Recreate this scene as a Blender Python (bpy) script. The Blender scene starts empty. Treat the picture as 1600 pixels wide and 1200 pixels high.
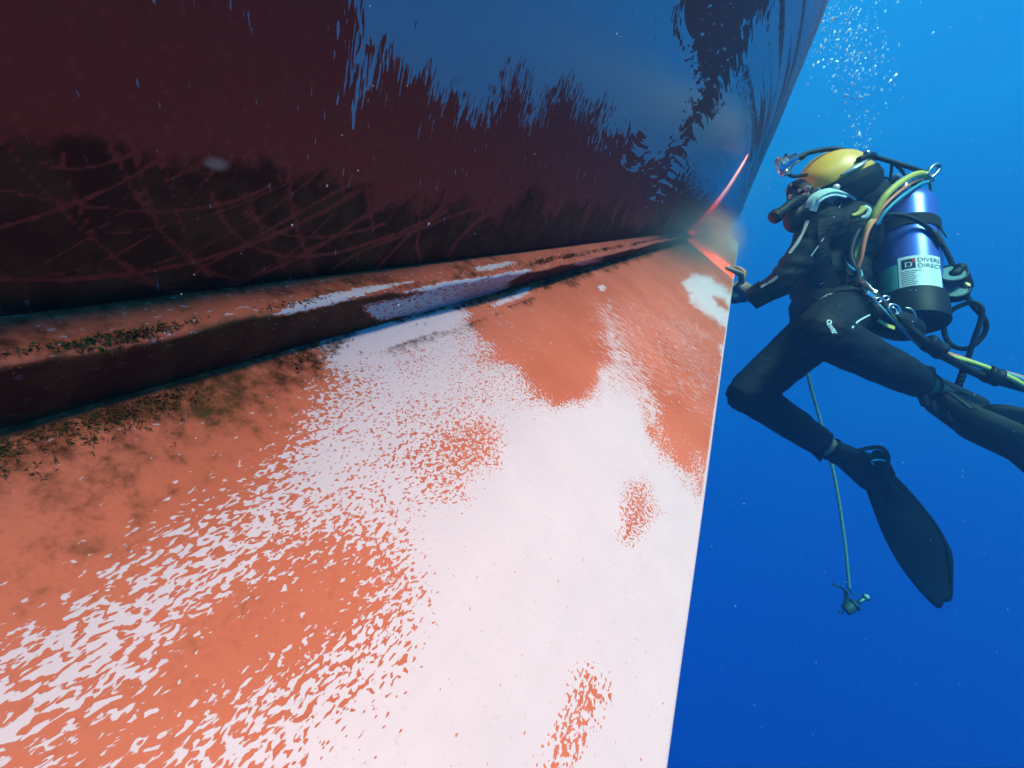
import bpy, bmesh, math, random
import numpy as np
from mathutils import Vector, Matrix

scene = bpy.context.scene
COL = scene.collection
R = math.radians

# ------------------------------------------------------------------ camera
# world frame: +Y runs along the ship, +X out to open water, +Z up; the camera is the origin
F = 746.0                                   # focal length in 1600x1200 photo pixels
_D = np.array([358., 250., -746.]); _D /= np.linalg.norm(_D)
_U = np.array([-.28, .95, (358 * -.28 + 250 * .95) / 746.]); _U /= np.linalg.norm(_U)
_X = np.cross(_D, _U)
CM = np.stack([_X, _D, _U])                 # world = CM @ camera axes
cam_data = bpy.data.cameras.new('camera')
cam_data.sensor_width = 36.0
cam_data.lens = 36.0 * F / 1600.0
cam_data.clip_start = 0.005
cam_data.clip_end = 500
cam = bpy.data.objects.new('camera', cam_data)
COL.objects.link(cam)
cam.matrix_world = Matrix([list(CM[i]) + [0.0] for i in range(3)] + [[0, 0, 0, 1]])
scene.camera = cam

# ------------------------------------------------------------------ world: open sea water lit from above
SUN_EL, SUN_AZ = 50.0, -8.0                # elevation over +X, swing towards -Y
world = bpy.data.worlds.new('World')
scene.world = world
world.use_nodes = True
wn, wl = world.node_tree.nodes, world.node_tree.links
wn.clear()
w_out = wn.new('ShaderNodeOutputWorld')
w_bg = wn.new('ShaderNodeBackground')
w_tc = wn.new('ShaderNodeTexCoord')
w_sep = wn.new('ShaderNodeSeparateXYZ')
wl.new(w_tc.outputs['Generated'], w_sep.inputs[0])
w_map = wn.new('ShaderNodeMapRange')
w_map.inputs['From Min'].default_value = -1
w_map.inputs['From Max'].default_value = 1
wl.new(w_sep.outputs['Z'], w_map.inputs['Value'])
w_ramp = wn.new('ShaderNodeValToRGB')
w_ramp.color_ramp.interpolation = 'B_SPLINE'
stops = [(0.0, (.0012, .022, .26)), (.15, (.002, .032, .38)), (.32, (.003, .044, .49)), (.42, (.006, .068, .57)),
         (.50, (.007, .118, .62)), (.58, (.009, .215, .69)), (.68, (.014, .32, .78)), (1.0, (.05, .45, .80))]
els = w_ramp.color_ramp.elements
while len(els) < len(stops):
    els.new(.5)
for e, (p, c) in zip(els, stops):
    e.position = p
    e.color = (*c, 1)
wl.new(w_map.outputs[0], w_ramp.inputs[0])
w_sky = wn.new('ShaderNodeTexSky')          # daylight that comes down through the surface
w_sky.sky_type = 'NISHITA'
w_sky.sun_disc = False
w_sky.sun_elevation = R(SUN_EL)
w_sky.sun_rotation = R(90 - SUN_AZ)
w_win = wn.new('ShaderNodeMapRange')        # Snell's window overhead
w_win.inputs['From Min'].default_value = .55
w_win.inputs['From Max'].default_value = .95
w_win.inputs['To Max'].default_value = .06
wl.new(w_sep.outputs['Z'], w_win.inputs['Value'])
w_mul = wn.new('ShaderNodeVectorMath'); w_mul.operation = 'SCALE'
wl.new(w_sky.outputs[0], w_mul.inputs[0])
wl.new(w_win.outputs[0], w_mul.inputs['Scale'])
w_add = wn.new('ShaderNodeVectorMath'); w_add.operation = 'ADD'
wl.new(w_ramp.outputs[0], w_add.inputs[0])
wl.new(w_mul.outputs[0], w_add.inputs[1])
wl.new(w_add.outputs[0], w_bg.inputs['Color'])
w_bg.inputs['Strength'].default_value = .46
wl.new(w_bg.outputs[0], w_out.inputs[0])

# ------------------------------------------------------------------ sun
sd = bpy.data.lights.new('sun', 'SUN')
sd.energy = 5.0
sd.angle = R(16)
sd.color = (1.0, .43, .355)
sun = bpy.data.objects.new('sun', sd)
COL.objects.link(sun)
_s = Vector((math.cos(R(SUN_EL)) * math.cos(R(SUN_AZ)), math.cos(R(SUN_EL)) * math.sin(R(SUN_AZ)), math.sin(R(SUN_EL))))
sun.rotation_euler = _s.to_track_quat('Z', 'Y').to_euler()

# ------------------------------------------------------------------ render settings
scene.render.engine = 'CYCLES'
scene.view_settings.view_transform = 'Standard'
scene.view_settings.look = 'None'
scene.view_settings.exposure = 1.4
scene.view_settings.gamma = 1.0
scene.cycles.use_denoising = True
scene.cycles.use_adaptive_sampling = True
scene.cycles.adaptive_threshold = .03
scene.cycles.max_bounces = 6
scene.cycles.diffuse_bounces = 3
scene.cycles.glossy_bounces = 3
scene.cycles.transparent_max_bounces = 12
scene.cycles.volume_bounces = 0
scene.cycles.caustics_reflective = False
scene.cycles.caustics_refractive = False

# ------------------------------------------------------------------ helpers
rng = np.random.default_rng(7)
random.seed(7)


def at(px, py, z):
    """world point seen at photo pixel (px, py) at camera depth z (metres)"""
    return Vector(CM @ (np.array([(px - 800) / F, (600 - py) / F, -1.0]) * z))


def project(P):
    """photo pixel of world points (n,3)"""
    c = P @ CM
    z = np.where(-c[:, 2] > 1e-3, -c[:, 2], np.nan)
    return 800 + F * c[:, 0] / z, 600 - F * c[:, 1] / z


def tag(o, label=None, cat=None, group=None, kind=None):
    if label: o['label'] = label
    if cat: o['category'] = cat
    if group: o['group'] = group
    if kind: o['kind'] = kind
    return o


def empty(name, loc, label=None, cat=None, group=None):
    o = bpy.data.objects.new(name, None)
    o.empty_display_size = .05
    COL.objects.link(o)
    o.location = loc
    return tag(o, label, cat, group)


def link(name, me, mat=None, parent=None, smooth=True):
    """link a mesh given in world coordinates; under a parent it keeps its place"""
    o = bpy.data.objects.new(name, me)
    COL.objects.link(o)
    if mat is not None and not me.materials:
        me.materials.append(mat)
    if smooth and me.polygons:
        me.polygons.foreach_set('use_smooth', [True] * len(me.polygons))
    if parent is not None:
        o.parent = parent
        p = parent
        off = Vector((0, 0, 0))
        while p is not None:
            off += p.location
            p = p.parent
        o.location = -off
    return o


def mesh(name, verts, faces):
    me = bpy.data.meshes.new(name)
    me.from_pydata([tuple(v) for v in verts], [], [tuple(f) for f in faces])
    me.update()
    return me


# ---- material helpers
class NT:
    def __init__(self, name):
        self.m = bpy.data.materials.new(name)
        self.m.use_nodes = True
        self.n, self.l = self.m.node_tree.nodes, self.m.node_tree.links
        self.b = self.n['Principled BSDF']
        self.out = self.n['Material Output']

    def new(self, t, **kw):
        nd = self.n.new(t)
        for k, v in kw.items():
            setattr(nd, k, v)
        return nd

    def put(self, src, dst):
        if hasattr(src, 'is_linked') or hasattr(src, 'links'):
            self.l.new(src, dst)
        else:
            dst.default_value = src

    def math(self, op, a, b=0.0, c=0.0, clamp=False):
        nd = self.new('ShaderNodeMath', operation=op, use_clamp=clamp)
        for i, v in enumerate((a, b, c)):
            self.put(v, nd.inputs[i])
        return nd.outputs[0]

    def mix(self, f, a, b):
        nd = self.new('ShaderNodeMix', data_type='RGBA')
        self.put(f, nd.inputs[0])
        for v, i in ((a, 6), (b, 7)):
            if isinstance(v, tuple):
                nd.inputs[i].default_value = (*v[:3], 1)
            else:
                self.l.new(v, nd.inputs[i])
        return nd.outputs[2]

    def noise(self, vec, scale, detail=2, rough=.5, dist=0.0, lac=2.0):
        nd = self.new('ShaderNodeTexNoise')
        nd.inputs['Scale'].default_value = scale
        nd.inputs['Detail'].default_value = detail
        nd.inputs['Roughness'].default_value = rough
        nd.inputs['Distortion'].default_value = dist
        if vec is not None:
            self.l.new(vec, nd.inputs['Vector'])
        return nd.outputs['Fac']

    def attr(self, name, out='Fac'):
        nd = self.new('ShaderNodeAttribute', attribute_name=name)
        return nd.outputs[out]

    def mapping(self, vec, scale=(1, 1, 1), rot=(0, 0, 0), loc=(0, 0, 0)):
        nd = self.new('ShaderNodeMapping')
        nd.inputs['Scale'].default_value = scale
        nd.inputs['Rotation'].default_value = rot
        nd.inputs['Location'].default_value = loc
        self.l.new(vec, nd.inputs['Vector'])
        return nd.outputs[0]

    def step(self, v, lo, hi):
        nd = self.new('ShaderNodeMapRange', interpolation_type='SMOOTHSTEP')
        self.put(v, nd.inputs['Value'])
        self.put(lo, nd.inputs['From Min'])
        self.put(hi, nd.inputs['From Max'])
        return nd.outputs[0]

    def bump(self, h, strength=.3, dist=.001):
        nd = self.new('ShaderNodeBump')
        nd.inputs['Strength'].default_value = strength
        nd.inputs['Distance'].default_value = dist
        self.l.new(h, nd.inputs['Height'])
        self.l.new(nd.outputs[0], self.b.inputs['Normal'])

    def set(self, **kw):
        for k, v in kw.items():
            k = {'color': 'Base Color', 'rough': 'Roughness', 'metal': 'Metallic', 'spec': 'Specular IOR Level'}.get(k, k)
            if isinstance(v, tuple) and len(v) == 3:
                v = (*v, 1)
            self.put(v, self.b.inputs[k])
        return self


def simple(name, color, rough=.5, metal=0.0, spec=.5, var=.25, scale=60, bump=0.0, bscale=200):
    """plain paint / rubber / metal with slight mottling"""
    t = NT(name)
    tc = t.new('ShaderNodeTexCoord').outputs['Object']
    n = t.noise(tc, scale, 4, .6)
    c2 = tuple(max(0, c * (1 - var)) for c in color)
    c3 = tuple(min(1, c * (1 + var * .6)) for c in color)
    t.set(color=t.mix(n, c2, c3), rough=rough, metal=metal, spec=spec)
    if bump:
        t.bump(t.noise(tc, bscale, 3, .6), bump, .002)
    return t.m


# ---- numpy fields
def vnoise(x, y, seed=0):
    """smooth value noise in 2-D, about 0..1"""
    g = np.random.default_rng(seed).random((256, 256))
    xi, yi = np.floor(x).astype(int), np.floor(y).astype(int)
    fx, fy = x - xi, y - yi
    fx, fy = fx * fx * (3 - 2 * fx), fy * fy * (3 - 2 * fy)
    a, b = g[xi % 256, yi % 256], g[(xi + 1) % 256, yi % 256]
    c, d = g[xi % 256, (yi + 1) % 256], g[(xi + 1) % 256, (yi + 1) % 256]
    return (a * (1 - fx) + b * fx) * (1 - fy) + (c * (1 - fx) + d * fx) * fy


def fbm(x, y, oct=4, seed=0):
    s, amp, tot = 0, 1.0, 0
    for k in range(oct):
        s = s + amp * vnoise(x * 2 ** k + 17.3 * k, y * 2 ** k + 5.1 * k, seed + k)
        tot += amp
        amp *= .5
    return s / tot


def sdist(px, py, poly):
    """signed distance to a polygon, positive inside"""
    P = np.array(poly, float)
    d = np.full(px.shape, 1e9)
    ins = np.zeros(px.shape, bool)
    for (x0, y0), (x1, y1) in zip(P, np.roll(P, -1, 0)):
        ex, ey = x1 - x0, y1 - y0
        t = np.clip(((px - x0) * ex + (py - y0) * ey) / (ex * ex + ey * ey + 1e-9), 0, 1)
        d = np.minimum(d, np.hypot(px - x0 - t * ex, py - y0 - t * ey))
        if y0 != y1:
            c = ((y0 > py) != (y1 > py)) & (px < (x1 - x0) * (py - y0) / (y1 - y0) + x0)
            ins ^= c
    return np.where(ins, d, -d)


def sstep(v, a, b):
    t = np.clip((v - a) / (b - a), 0, 1)
    return t * t * (3 - 2 * t)


def sweep(name, prof, ys, shift=None, closed=True):
    """sweep a cross-section (x, z) along Y; returns mesh and per-vertex (y, v)"""
    prof = np.array(prof, float)
    n, m = len(prof), len(ys)
    v = np.concatenate([[0], np.cumsum(np.hypot(*np.diff(prof, axis=0).T))])
    V = np.zeros((m, n, 3))
    V[:, :, 0] = prof[None, :, 0]
    V[:, :, 2] = prof[None, :, 1]
    V[:, :, 1] = np.array(ys)[:, None]
    if shift is not None:
        shift(V)
    V = V.reshape(-1, 3)
    i = np.arange(m - 1)[:, None]
    k = n if closed else n - 1
    j = np.arange(k)[None, :]
    a = i * n + j
    b = i * n + (j + 1) % n
    q = np.stack([a, b, b + n, a + n], -1).reshape(-1, 4)
    me = bpy.data.meshes.new(name)
    nq = len(q)
    caps = [list(range(n))[::-1], list(range((m - 1) * n, m * n))] if closed else []
    loops = np.concatenate([q.ravel()] + [np.array(c) for c in caps]) if caps else q.ravel()
    me.vertices.add(len(V))
    me.vertices.foreach_set('co', V.ravel())
    me.loops.add(len(loops))
    me.loops.foreach_set('vertex_index', loops.astype(np.int32))
    sizes = [4] * nq + [len(c) for c in caps]
    me.polygons.add(len(sizes))
    me.polygons.foreach_set('loop_start', np.concatenate([[0], np.cumsum(sizes)[:-1]]).astype(np.int32))
    me.update(calc_edges=True)
    me.validate()
    return me, V, np.tile(np.array(ys)[:, None], (1, n)).ravel(), np.tile(v[None, :], (m, 1)).ravel()


def add_attr(me, name, vals):
    if vals.ndim == 2:
        a = me.attributes.new(name, 'FLOAT_VECTOR', 'POINT')
        a.data.foreach_set('vector', vals.astype(np.float32).ravel())
    else:
        a = me.attributes.new(name, 'FLOAT', 'POINT')
        a.data.foreach_set('value', vals.astype(np.float32))


def dense(pts, step):
    """points along a smooth curve through pts, step(s) apart"""
    P = np.array(pts, float)
    t = np.concatenate([[0], np.cumsum(np.hypot(*np.diff(P, axis=0).T))])
    tt = np.linspace(0, t[-1], 4000)

    def cr(c):
        m = np.gradient(c, t)
        k = np.clip(np.searchsorted(t, tt, 'right') - 1, 0, len(t) - 2)
        h = t[k + 1] - t[k]
        s = (tt - t[k]) / h
        return ((2 * s**3 - 3 * s**2 + 1) * c[k] + (s**3 - 2 * s**2 + s) * h * m[k]
                + (-2 * s**3 + 3 * s**2) * c[k + 1] + (s**3 - s**2) * h * m[k + 1])
    C = np.stack([cr(P[:, 0]), cr(P[:, 1])], 1)
    s = np.concatenate([[0], np.cumsum(np.hypot(*np.diff(C, axis=0).T))])
    out, cur = [], 0.0
    while cur < s[-1] - 1e-6:
        out.append(cur)
        cur += step(cur)
    out.append(s[-1])
    return np.stack([np.interp(out, s, C[:, 0]), np.interp(out, s, C[:, 1])], 1)


def y_steps(y0, y1, base, k, back=.02):
    ys, y = [0.0], 0.0
    while y < y1:
        y += base + k * y * y
        ys.append(min(y, y1))
    y, neg = 0.0, []
    while y > y0:
        y -= max(base, min(.15, base + back * (abs(y)) ** 1.0 * .5)) if y < -.12 else base
        neg.append(max(y, y0))
    return np.array(neg[::-1] + ys)


# ------------------------------------------------------------------ keel paint wear, read off the photograph (0 painted .. 9 bare)
WEAR = {
 450: '0:0 550:7 700:7 750:2 800:1 850:0 900:0 950:0 1000:0 1050:0 1100:1 1150:1',
 500: '0:0 500:7 550:9 650:9 700:8 735:6 760:2 800:0 850:0 900:0 930:2 950:5 1000:2 1050:0 1100:1 1150:3',
 550: '0:0 480:0 520:8 600:8 650:7 700:8 750:6 780:3 830:0 900:0 940:4 960:6 1000:3 1040:2 1080:0 1150:1',
 600: '0:0 400:0 450:1 500:3 550:6 600:8 650:8 700:8 750:7 800:7 840:3 890:0 920:5 950:8 1000:6 1040:2 1060:0 1150:0',
 650: '0:0 380:0 450:1 500:6 550:7 600:8 650:7 700:7 750:8 800:8 850:8 900:9 950:9 1000:8 1020:4 1040:0 1150:0',
 700: '0:0 350:0 400:1 450:4 500:8 550:8 600:7 650:6 700:5 750:5 800:9 850:9 900:9 1000:9 1040:6 1070:1 1150:0',
 750: '0:0 250:0 300:1 350:2 400:4 450:6 500:8 550:7 600:8 650:7 700:6 750:8 800:9 950:9 1050:9 1090:6 1110:2 1150:2',
 800: '0:0 180:0 250:1 300:3 350:4 400:6 450:6 500:6 550:6 600:7 650:8 700:9 1150:9',
 850: '0:0 100:0 150:1 200:2 250:4 300:5 350:6 400:6 450:4 500:3 550:4 600:5 650:8 700:9 1150:9',
 900: '0:0 50:0 100:1 150:3 200:5 250:6 300:6 350:6 400:4 450:2 500:1 550:2 600:4 650:7 700:9 1150:9',
 950: '0:1 50:2 100:4 150:6 200:6 250:6 300:5 350:3 400:1 450:1 500:1 550:3 600:5 650:7 700:9 1150:9',
 1000: '0:3 50:5 100:6 150:7 200:6 250:5 300:2 350:1 400:1 450:1 500:3 550:5 600:6 650:8 700:9 1150:9',
 1050: '0:5 50:6 100:6 150:6 200:6 250:2 300:1 350:2 400:2 450:4 500:5 550:6 600:7 650:8 700:9 1150:9',
 1100: '0:5 50:6 100:5 150:5 200:4 250:2 300:2 350:4 400:5 450:5 500:6 550:7 600:8 650:9 1150:9',
 1150: '0:5 50:5 100:4 150:3 200:3 250:3 300:4 350:5 400:6 450:6 500:7 550:8 600:8 650:9 1150:9',
 1200: '0:5 50:4 100:3 150:2 200:3 250:3 300:5 350:6 400:6 450:7 500:8 600:9 1150:9',
}
_gx = np.arange(0, 1201, 10.)
_rows = []
for _y in sorted(WEAR):
    _p = np.array([[float(a) for a in s.split(':')] for s in WEAR[_y].split()])
    _rows.append(np.interp(_gx, _p[:, 0], _p[:, 1]) / 9.0)
_rows = np.array(_rows)


def wear_map(px, py):
    fy = np.clip((py - 450) / 50., 0, len(_rows) - 1.001)
    fx = np.clip(px / 10., 0, len(_gx) - 1.001)
    iy, ix = fy.astype(int), fx.astype(int)
    ty, tx = fy - iy, fx - ix
    ty = ty * ty * (3 - 2 * ty)
    return ((_rows[iy, ix] * (1 - tx) + _rows[iy, ix + 1] * tx) * (1 - ty)
            + (_rows[iy + 1, ix] * (1 - tx) + _rows[iy + 1, ix + 1] * tx) * ty)

# ------------------------------------------------------------------ ship: antifouling paint over pale undercoat
def hull_paint():
    t = NT('antifouling_paint')
    sc = t.attr('surface', 'Vector')
    wear, growth_shade = t.attr('wear'), t.attr('growth_shade')
    sc2 = t.attr('surface2', 'Vector')
    bl = t.attr('blend')
    n1 = t.noise(sc, 1.0, 2.0, .55, .35)
    n2 = t.noise(sc2, 1.0, 2.0, .55, .2)
    n3 = t.noise(sc, 1.8, 0.0)
    mixn = t.new('ShaderNodeMix', data_type='FLOAT')
    t.l.new(bl, mixn.inputs[0]); t.l.new(n1, mixn.inputs[2]); t.l.new(n2, mixn.inputs[3])
    n = t.math('MULTIPLY_ADD', t.math('SUBTRACT', mixn.outputs[0], .5), 4.3, .5)
    n = t.math('MAXIMUM', n, t.math('MULTIPLY_ADD', t.math('SUBTRACT', n3, .5), 5.0, .12))
    w = t.math('MULTIPLY_ADD', wear, 1.55, -.30)
    w = t.math('ADD', w, t.math('MULTIPLY', t.step(wear, .82, 1.0), .48))
    d = t.math('SUBTRACT', w, n)
    bare = t.step(d, -.10, .06)
    # paint tint varies softly
    tc = t.new('ShaderNodeTexCoord').outputs['Object']
    p1 = t.noise(tc, 9, 2, .6)
    p2 = t.noise(tc, 260, 1, .6)
    red = t.mix(t.step(p1, .3, .7), (.40, .098, .048), (.48, .132, .072))
    shade_tint = t.attr('shade_tint')
    red = t.mix(shade_tint, red, (.170, .028, .013))  # same red paint, darkened to stand for the hull's shade
    red = t.mix(t.math('MULTIPLY', t.step(p2, .55, .8), .35), red, (.30, .065, .034))
    und = t.mix(t.noise(tc, 30, 2, .65), (.475, .405, .425), (.55, .465, .48))
    scuff = t.noise(t.mapping(sc, (.012, .10, 1), (0, 0, .5)), 1.0, 3, .65)
    und = t.mix(t.math('MULTIPLY', t.step(scuff, .50, .78), .22), und, (.36, .38, .39))
    und = t.mix(shade_tint, und, (.125, .295, .325))  # same undercoat, turned blue like water light in the shade
    pit = t.step(t.noise(tc, 420, 1, .5), .66, .74)
    und = t.mix(t.math('MULTIPLY', pit, .16), und, (.26, .20, .17))
    col = t.mix(bare, red, und)
    # dark slime and weed, with shade painted in on keel and bar
    g1 = t.noise(tc, 130, 3, .7)
    g2 = t.noise(tc, 22, 3, .6)
    gn = t.math('ADD', t.math('MULTIPLY', g1, .75), t.math('MULTIPLY', g2, .25))
    gn = t.math('MULTIPLY_ADD', t.math('SUBTRACT', gn, .5), 2.4, .5)
    gm = t.step(t.math('SUBTRACT', t.math('MULTIPLY_ADD', growth_shade, 1.5, -.25), gn), -.45, .45)
    gcol = t.mix(t.step(t.noise(tc, 60, 3, .6), .42, .62), (.032, .011, .003), (.058, .027, .007))
    gcol = t.mix(t.math('MULTIPLY', t.step(t.noise(tc, 14, 2, .5), .5, .68), t.attr('green')), gcol, (.028, .052, .010))
    col = t.mix(t.math('MULTIPLY', gm, .93), col, gcol)
    gl_ = t.math('MULTIPLY', shade_tint, bare)
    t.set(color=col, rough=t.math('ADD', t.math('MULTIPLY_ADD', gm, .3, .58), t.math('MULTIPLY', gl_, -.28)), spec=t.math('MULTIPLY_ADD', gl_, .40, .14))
    h = t.math('SUBTRACT', t.math('MULTIPLY', p2, .25), bare)
    t.bump(h, .35, .0006)
    return t.m


PAINT = hull_paint()

ship = empty('ship_hull', (0, 0, 0), 'worn red hull of a ship with a narrow bilge keel running into the distance', 'ship hull')

# cross-section in (x, z), metres
CREASE = (-.2075, .0015)
EDGE = (-.0625, -.2050)
LEDGE = (-.2035, .0362)


def wear_off_frame(Y, V_, k):
    return fbm(Y * 3 + k, V_ * 6 + k, 4, 40 + k)


# ---- bilge keel plate
along = np.array(EDGE) - np.array(CREASE)
width = np.hypot(*along)
dv = along / width
nv = np.array([-dv[1], dv[0]])
if nv[1] < 0:
    nv = -nv
TH = .011
prof = []
for s in np.linspace(-.012, width - .0025, 92):
    prof.append(np.array(CREASE) + dv * s)
n_top = len(prof)
for a in np.linspace(0, 90, 5)[1:]:                       # rounded free edge
    c = np.array(CREASE) + dv * (width - .0025) - nv * .0025
    prof.append(c + .0025 * (dv * math.sin(R(a)) + nv * math.cos(R(a))))
for a in np.linspace(0, 90, 4):
    c = np.array(CREASE) + dv * (width - .0025) - nv * (TH - .0025)
    prof.append(c + .0025 * (dv * math.cos(R(a)) - nv * math.sin(R(a))))
prof.append(np.array(CREASE) - dv * .012 - nv * TH)
ys = y_steps(-1.6, 6.7, .0034, .03)


def keel_shift(V):
    # the plate is not perfectly flat: slow buckles and a slightly nicked rim
    y = V[:, :, 1]
    b = (fbm(y * 2.2, y * 0 + 3, 3, 5) - .5) * .006
    k = np.linspace(0, 1, V.shape[1])[None, :]
    V[:, :, 0] += b * np.clip(k, 0, 1) * nv[0] * .5
    V[:, :, 2] += b * np.clip(k, 0, 1) * nv[1] * .5


me, V, Yv, Vv = sweep('keel_plate', prof, ys, keel_shift)
px, py = project(V)
off = ~np.isfinite(px) | (px < -60) | (py > 1290)
px = np.where(off, 0, px); py = np.where(off, 1200, py)
jx = px + 26 * (fbm(Yv * 40, Vv * 60, 3, 11) - .5) * 2
jy = py + 26 * (fbm(Yv * 40 + 9, Vv * 60, 3, 12) - .5) * 2
near = sstep(py, 440, 560)
wear = wear_map(jx * near + px * (1 - near), jy * near + py * (1 - near))


def patch(poly, soft, val, rough=0.0):
    """blend the wear towards val inside a patch of the plate"""
    global wear
    d = sdist(px + rough * (fbm(Yv * 30, Vv * 90, 3, 21) - .5) * 2, py, poly)
    m = sstep(d, -soft, soft)
    wear = wear * (1 - m) + val * m


# features traced from the photograph
patch([(740, 480), (800, 470), (900, 520), (945, 560), (925, 605), (885, 622), (845, 600), (800, 560), (760, 520)], 24, .03, 14)
patch([(1066, 442), (1085, 427), (1110, 432), (1140, 455), (1162, 475), (1162, 532), (1135, 512), (1110, 495), (1082, 474)], 8, .95, 9)
patch([(1114, 463), (1130, 467), (1144, 484), (1136, 486), (1120, 476)], 5, .15, 5)
patch([(1122, 538), (1145, 533), (1150, 590), (1135, 590)], 4, .95, 4)
patch([(1130, 358), (1162, 366), (1160, 408), (1142, 392)], 6, .62, 3)
patch([(934, 446), (942, 444), (947, 450), (943, 456), (936, 454)], 2, 1.0)
patch([(940, 475), (985, 505), (1045, 545), (1040, 556), (975, 520), (935, 490)], 10, .52, 6)
patch([(1085, 505), (1110, 525), (1104, 532), (1078, 515)], 5, .55, 4)
patch([(955, 505), (1000, 560), (1010, 600), (985, 610), (950, 560)], 12, .62, 8)
patch([(985, 755), (1010, 752), (1024, 800), (1000, 835), (985, 848), (970, 838), (975, 800)], 22, .46, 9)
patch([(905, 1050), (920, 1045), (945, 1080), (925, 1130), (900, 1165), (880, 1210), (850, 1215), (860, 1170), (890, 1110)], 30, .48, 10)
patch([(505, 572), (560, 528), (640, 505), (720, 488), (738, 490), (690, 512), (600, 530), (560, 552)], 5, 1.0, 3)
patch([(760, 478), (820, 449), (838, 447), (812, 466), (775, 480)], 3, .93, 3)
patch([(700, 680), (745, 655), (775, 670), (760, 710), (715, 740), (690, 720)], 20, .50, 8)
patch([(950, 470), (1060, 490), (1118, 540), (1132, 690), (1070, 650), (1000, 560)], 34, .27, 10)
patch([(1040, 470), (1075, 500), (1120, 600), (1095, 610), (1050, 530)], 16, .34, 8)
patch([(760, 480), (800, 490), (850, 560), (830, 570), (780, 520)], 18, .24, 8)
wear = np.where(off, .25 + .5 * wear_off_frame(Yv, Vv, 1), wear)
top = np.tile(np.arange(len(prof)) < n_top - 1, len(ys))
wear = np.where(top, wear, 1.05)
# growth: weedy fringe along the joint with the flat bar
growth_shade = sstep(.034 + .03 * (fbm(Yv * 25, Yv * 0 + 2, 4, 31) - .5) - Vv, -.006, .012) * .60
growth_shade *= np.where(sdist(px, py, [(500, 585), (560, 520), (740, 478), (845, 440), (845, 455), (740, 500), (560, 552)]) > -2, .15, 1)
growth_shade *= 1 - sstep(Yv, 1.5, 3.0) * .6
shade_film = .38 * (1 - np.clip(wear * 1.6, 0, 1)) * sstep(.13 - Vv, -.03, .10) * (1 - sstep(Yv, .16, .42)) * (.6 + .8 * fbm(Yv * 12, Vv * 22, 4, 36))  # shading of the near keel by the ledge, painted as brown cover
growth_shade = np.maximum(growth_shade, shade_film)
growth_shade = np.where(top, growth_shade, 0.0)
green = fbm(Yv * 18, Vv * 10, 3, 33)
# flakes run obliquely to the keel; the brush left longer streaks further along
def flake_coords(ang, lu, lv):
    ang = R(ang)
    return np.stack([(Yv * math.cos(ang) + Vv * math.sin(ang)) / lu, (-Yv * math.sin(ang) + Vv * math.cos(ang)) / lv, Yv * 0], 1)


_yy = np.linspace(-1.7, 7.0, 6000)
_ll = .0050 - .0020 * sstep(_yy, .06, .24)
_gy = np.concatenate([[0], np.cumsum(np.diff(_yy) / _ll[:-1])])
add_attr(me, 'surface', np.stack([np.interp(Yv, _yy, _gy) + Vv / .05, Vv / .0023 - Yv / .035, Yv * 0], 1))
add_attr(me, 'surface2', flake_coords(72, .0120, .0026))
add_attr(me, 'blend', sstep(Yv - .8 * (Vv - .12), .26, .50))
add_attr(me, 'wear', np.clip(wear, 0, 1.05))
add_attr(me, 'growth_shade', growth_shade)
add_attr(me, 'green', green)
add_attr(me, 'shade_tint', np.zeros(len(wear)))
keel = link('bilge_keel', me, PAINT, ship)

# ---- flat bar along the joint
bar_top = [(-.2300, .0310), (-.2070, .0385), (-.2030, .0368), (-.1975, .0315), (-.1905, .0230), (-.1890, .0200)]
bar_low = [(-.1905, .0180), (-.1955, .0135), (-.2020, .0085), (-.2110, .0025), (-.2300, -.0080)]
bprof = np.concatenate([dense(bar_top, lambda s: .0016), dense(bar_low, lambda s: .0016)])
ysb = y_steps(-1.4, 6.7, .0034, .03)


def bar_shift(V):
    y = V[:, :, 1]
    w1 = (fbm(y * 14, y * 0 + 8, 4, 61) - .5) * .008
    w2 = (fbm(y * 60, y * 0 + 1, 3, 62) - .5) * .003
    k = np.exp(-((V[:, :, 2] - .018) / .012) ** 2)
    V[:, :, 0] += (w1 + w2) * k
    V[:, :, 2] += (w1 * .8 + w2) * k * .8
    dip = sstep(y, .16, .50) * np.exp(-((V[:, :, 2] - .020) / .010) ** 2)      # the lip dips towards the keel further along
    V[:, :, 2] -= .0075 * dip
    V[:, :, 0] += .0020 * dip


me, V, Yv, Vv = sweep('flat_bar', bprof, ysb, bar_shift)
px, py = project(V)
off = ~np.isfinite(px)
px = np.where(off, -500, px); py = np.where(off, 700, py)
nt = len(dense(bar_top, lambda s: .0016))
is_top = np.tile(np.arange(len(bprof)) < nt, len(ysb))
wear = .06 + .12 * fbm(Yv * 8, Vv * 40, 3, 71)
for poly in ([(425, 490), (470, 470), (560, 450), (640, 440), (655, 437), (600, 452), (520, 474), (450, 492)],
             [(742, 418), (800, 408), (806, 411), (770, 421), (744, 424)],
             [(560, 478), (640, 455), (700, 440), (760, 432), (830, 420), (826, 428), (770, 442), (680, 466), (570, 482)]):
    wear = np.maximum(wear, np.where(is_top, sstep(sdist(px, py, poly), -3, 2), 0))
low_pol = ([(565, 480), (610, 468), (700, 445), (830, 419), (815, 430), (790, 450), (745, 470), (690, 486), (600, 500), (575, 492)],
           [(895, 411), (948, 397), (935, 408), (910, 416)])
inwin = np.zeros(len(px))
for poly in low_pol:
    inwin = np.maximum(inwin, np.where(is_top, 0, sstep(sdist(px + (fbm(Yv * 30, Vv * 80, 3, 77) - .5) * 34, py, poly), -7, 5)))
wear = np.maximum(wear, inwin * .80)
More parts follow.
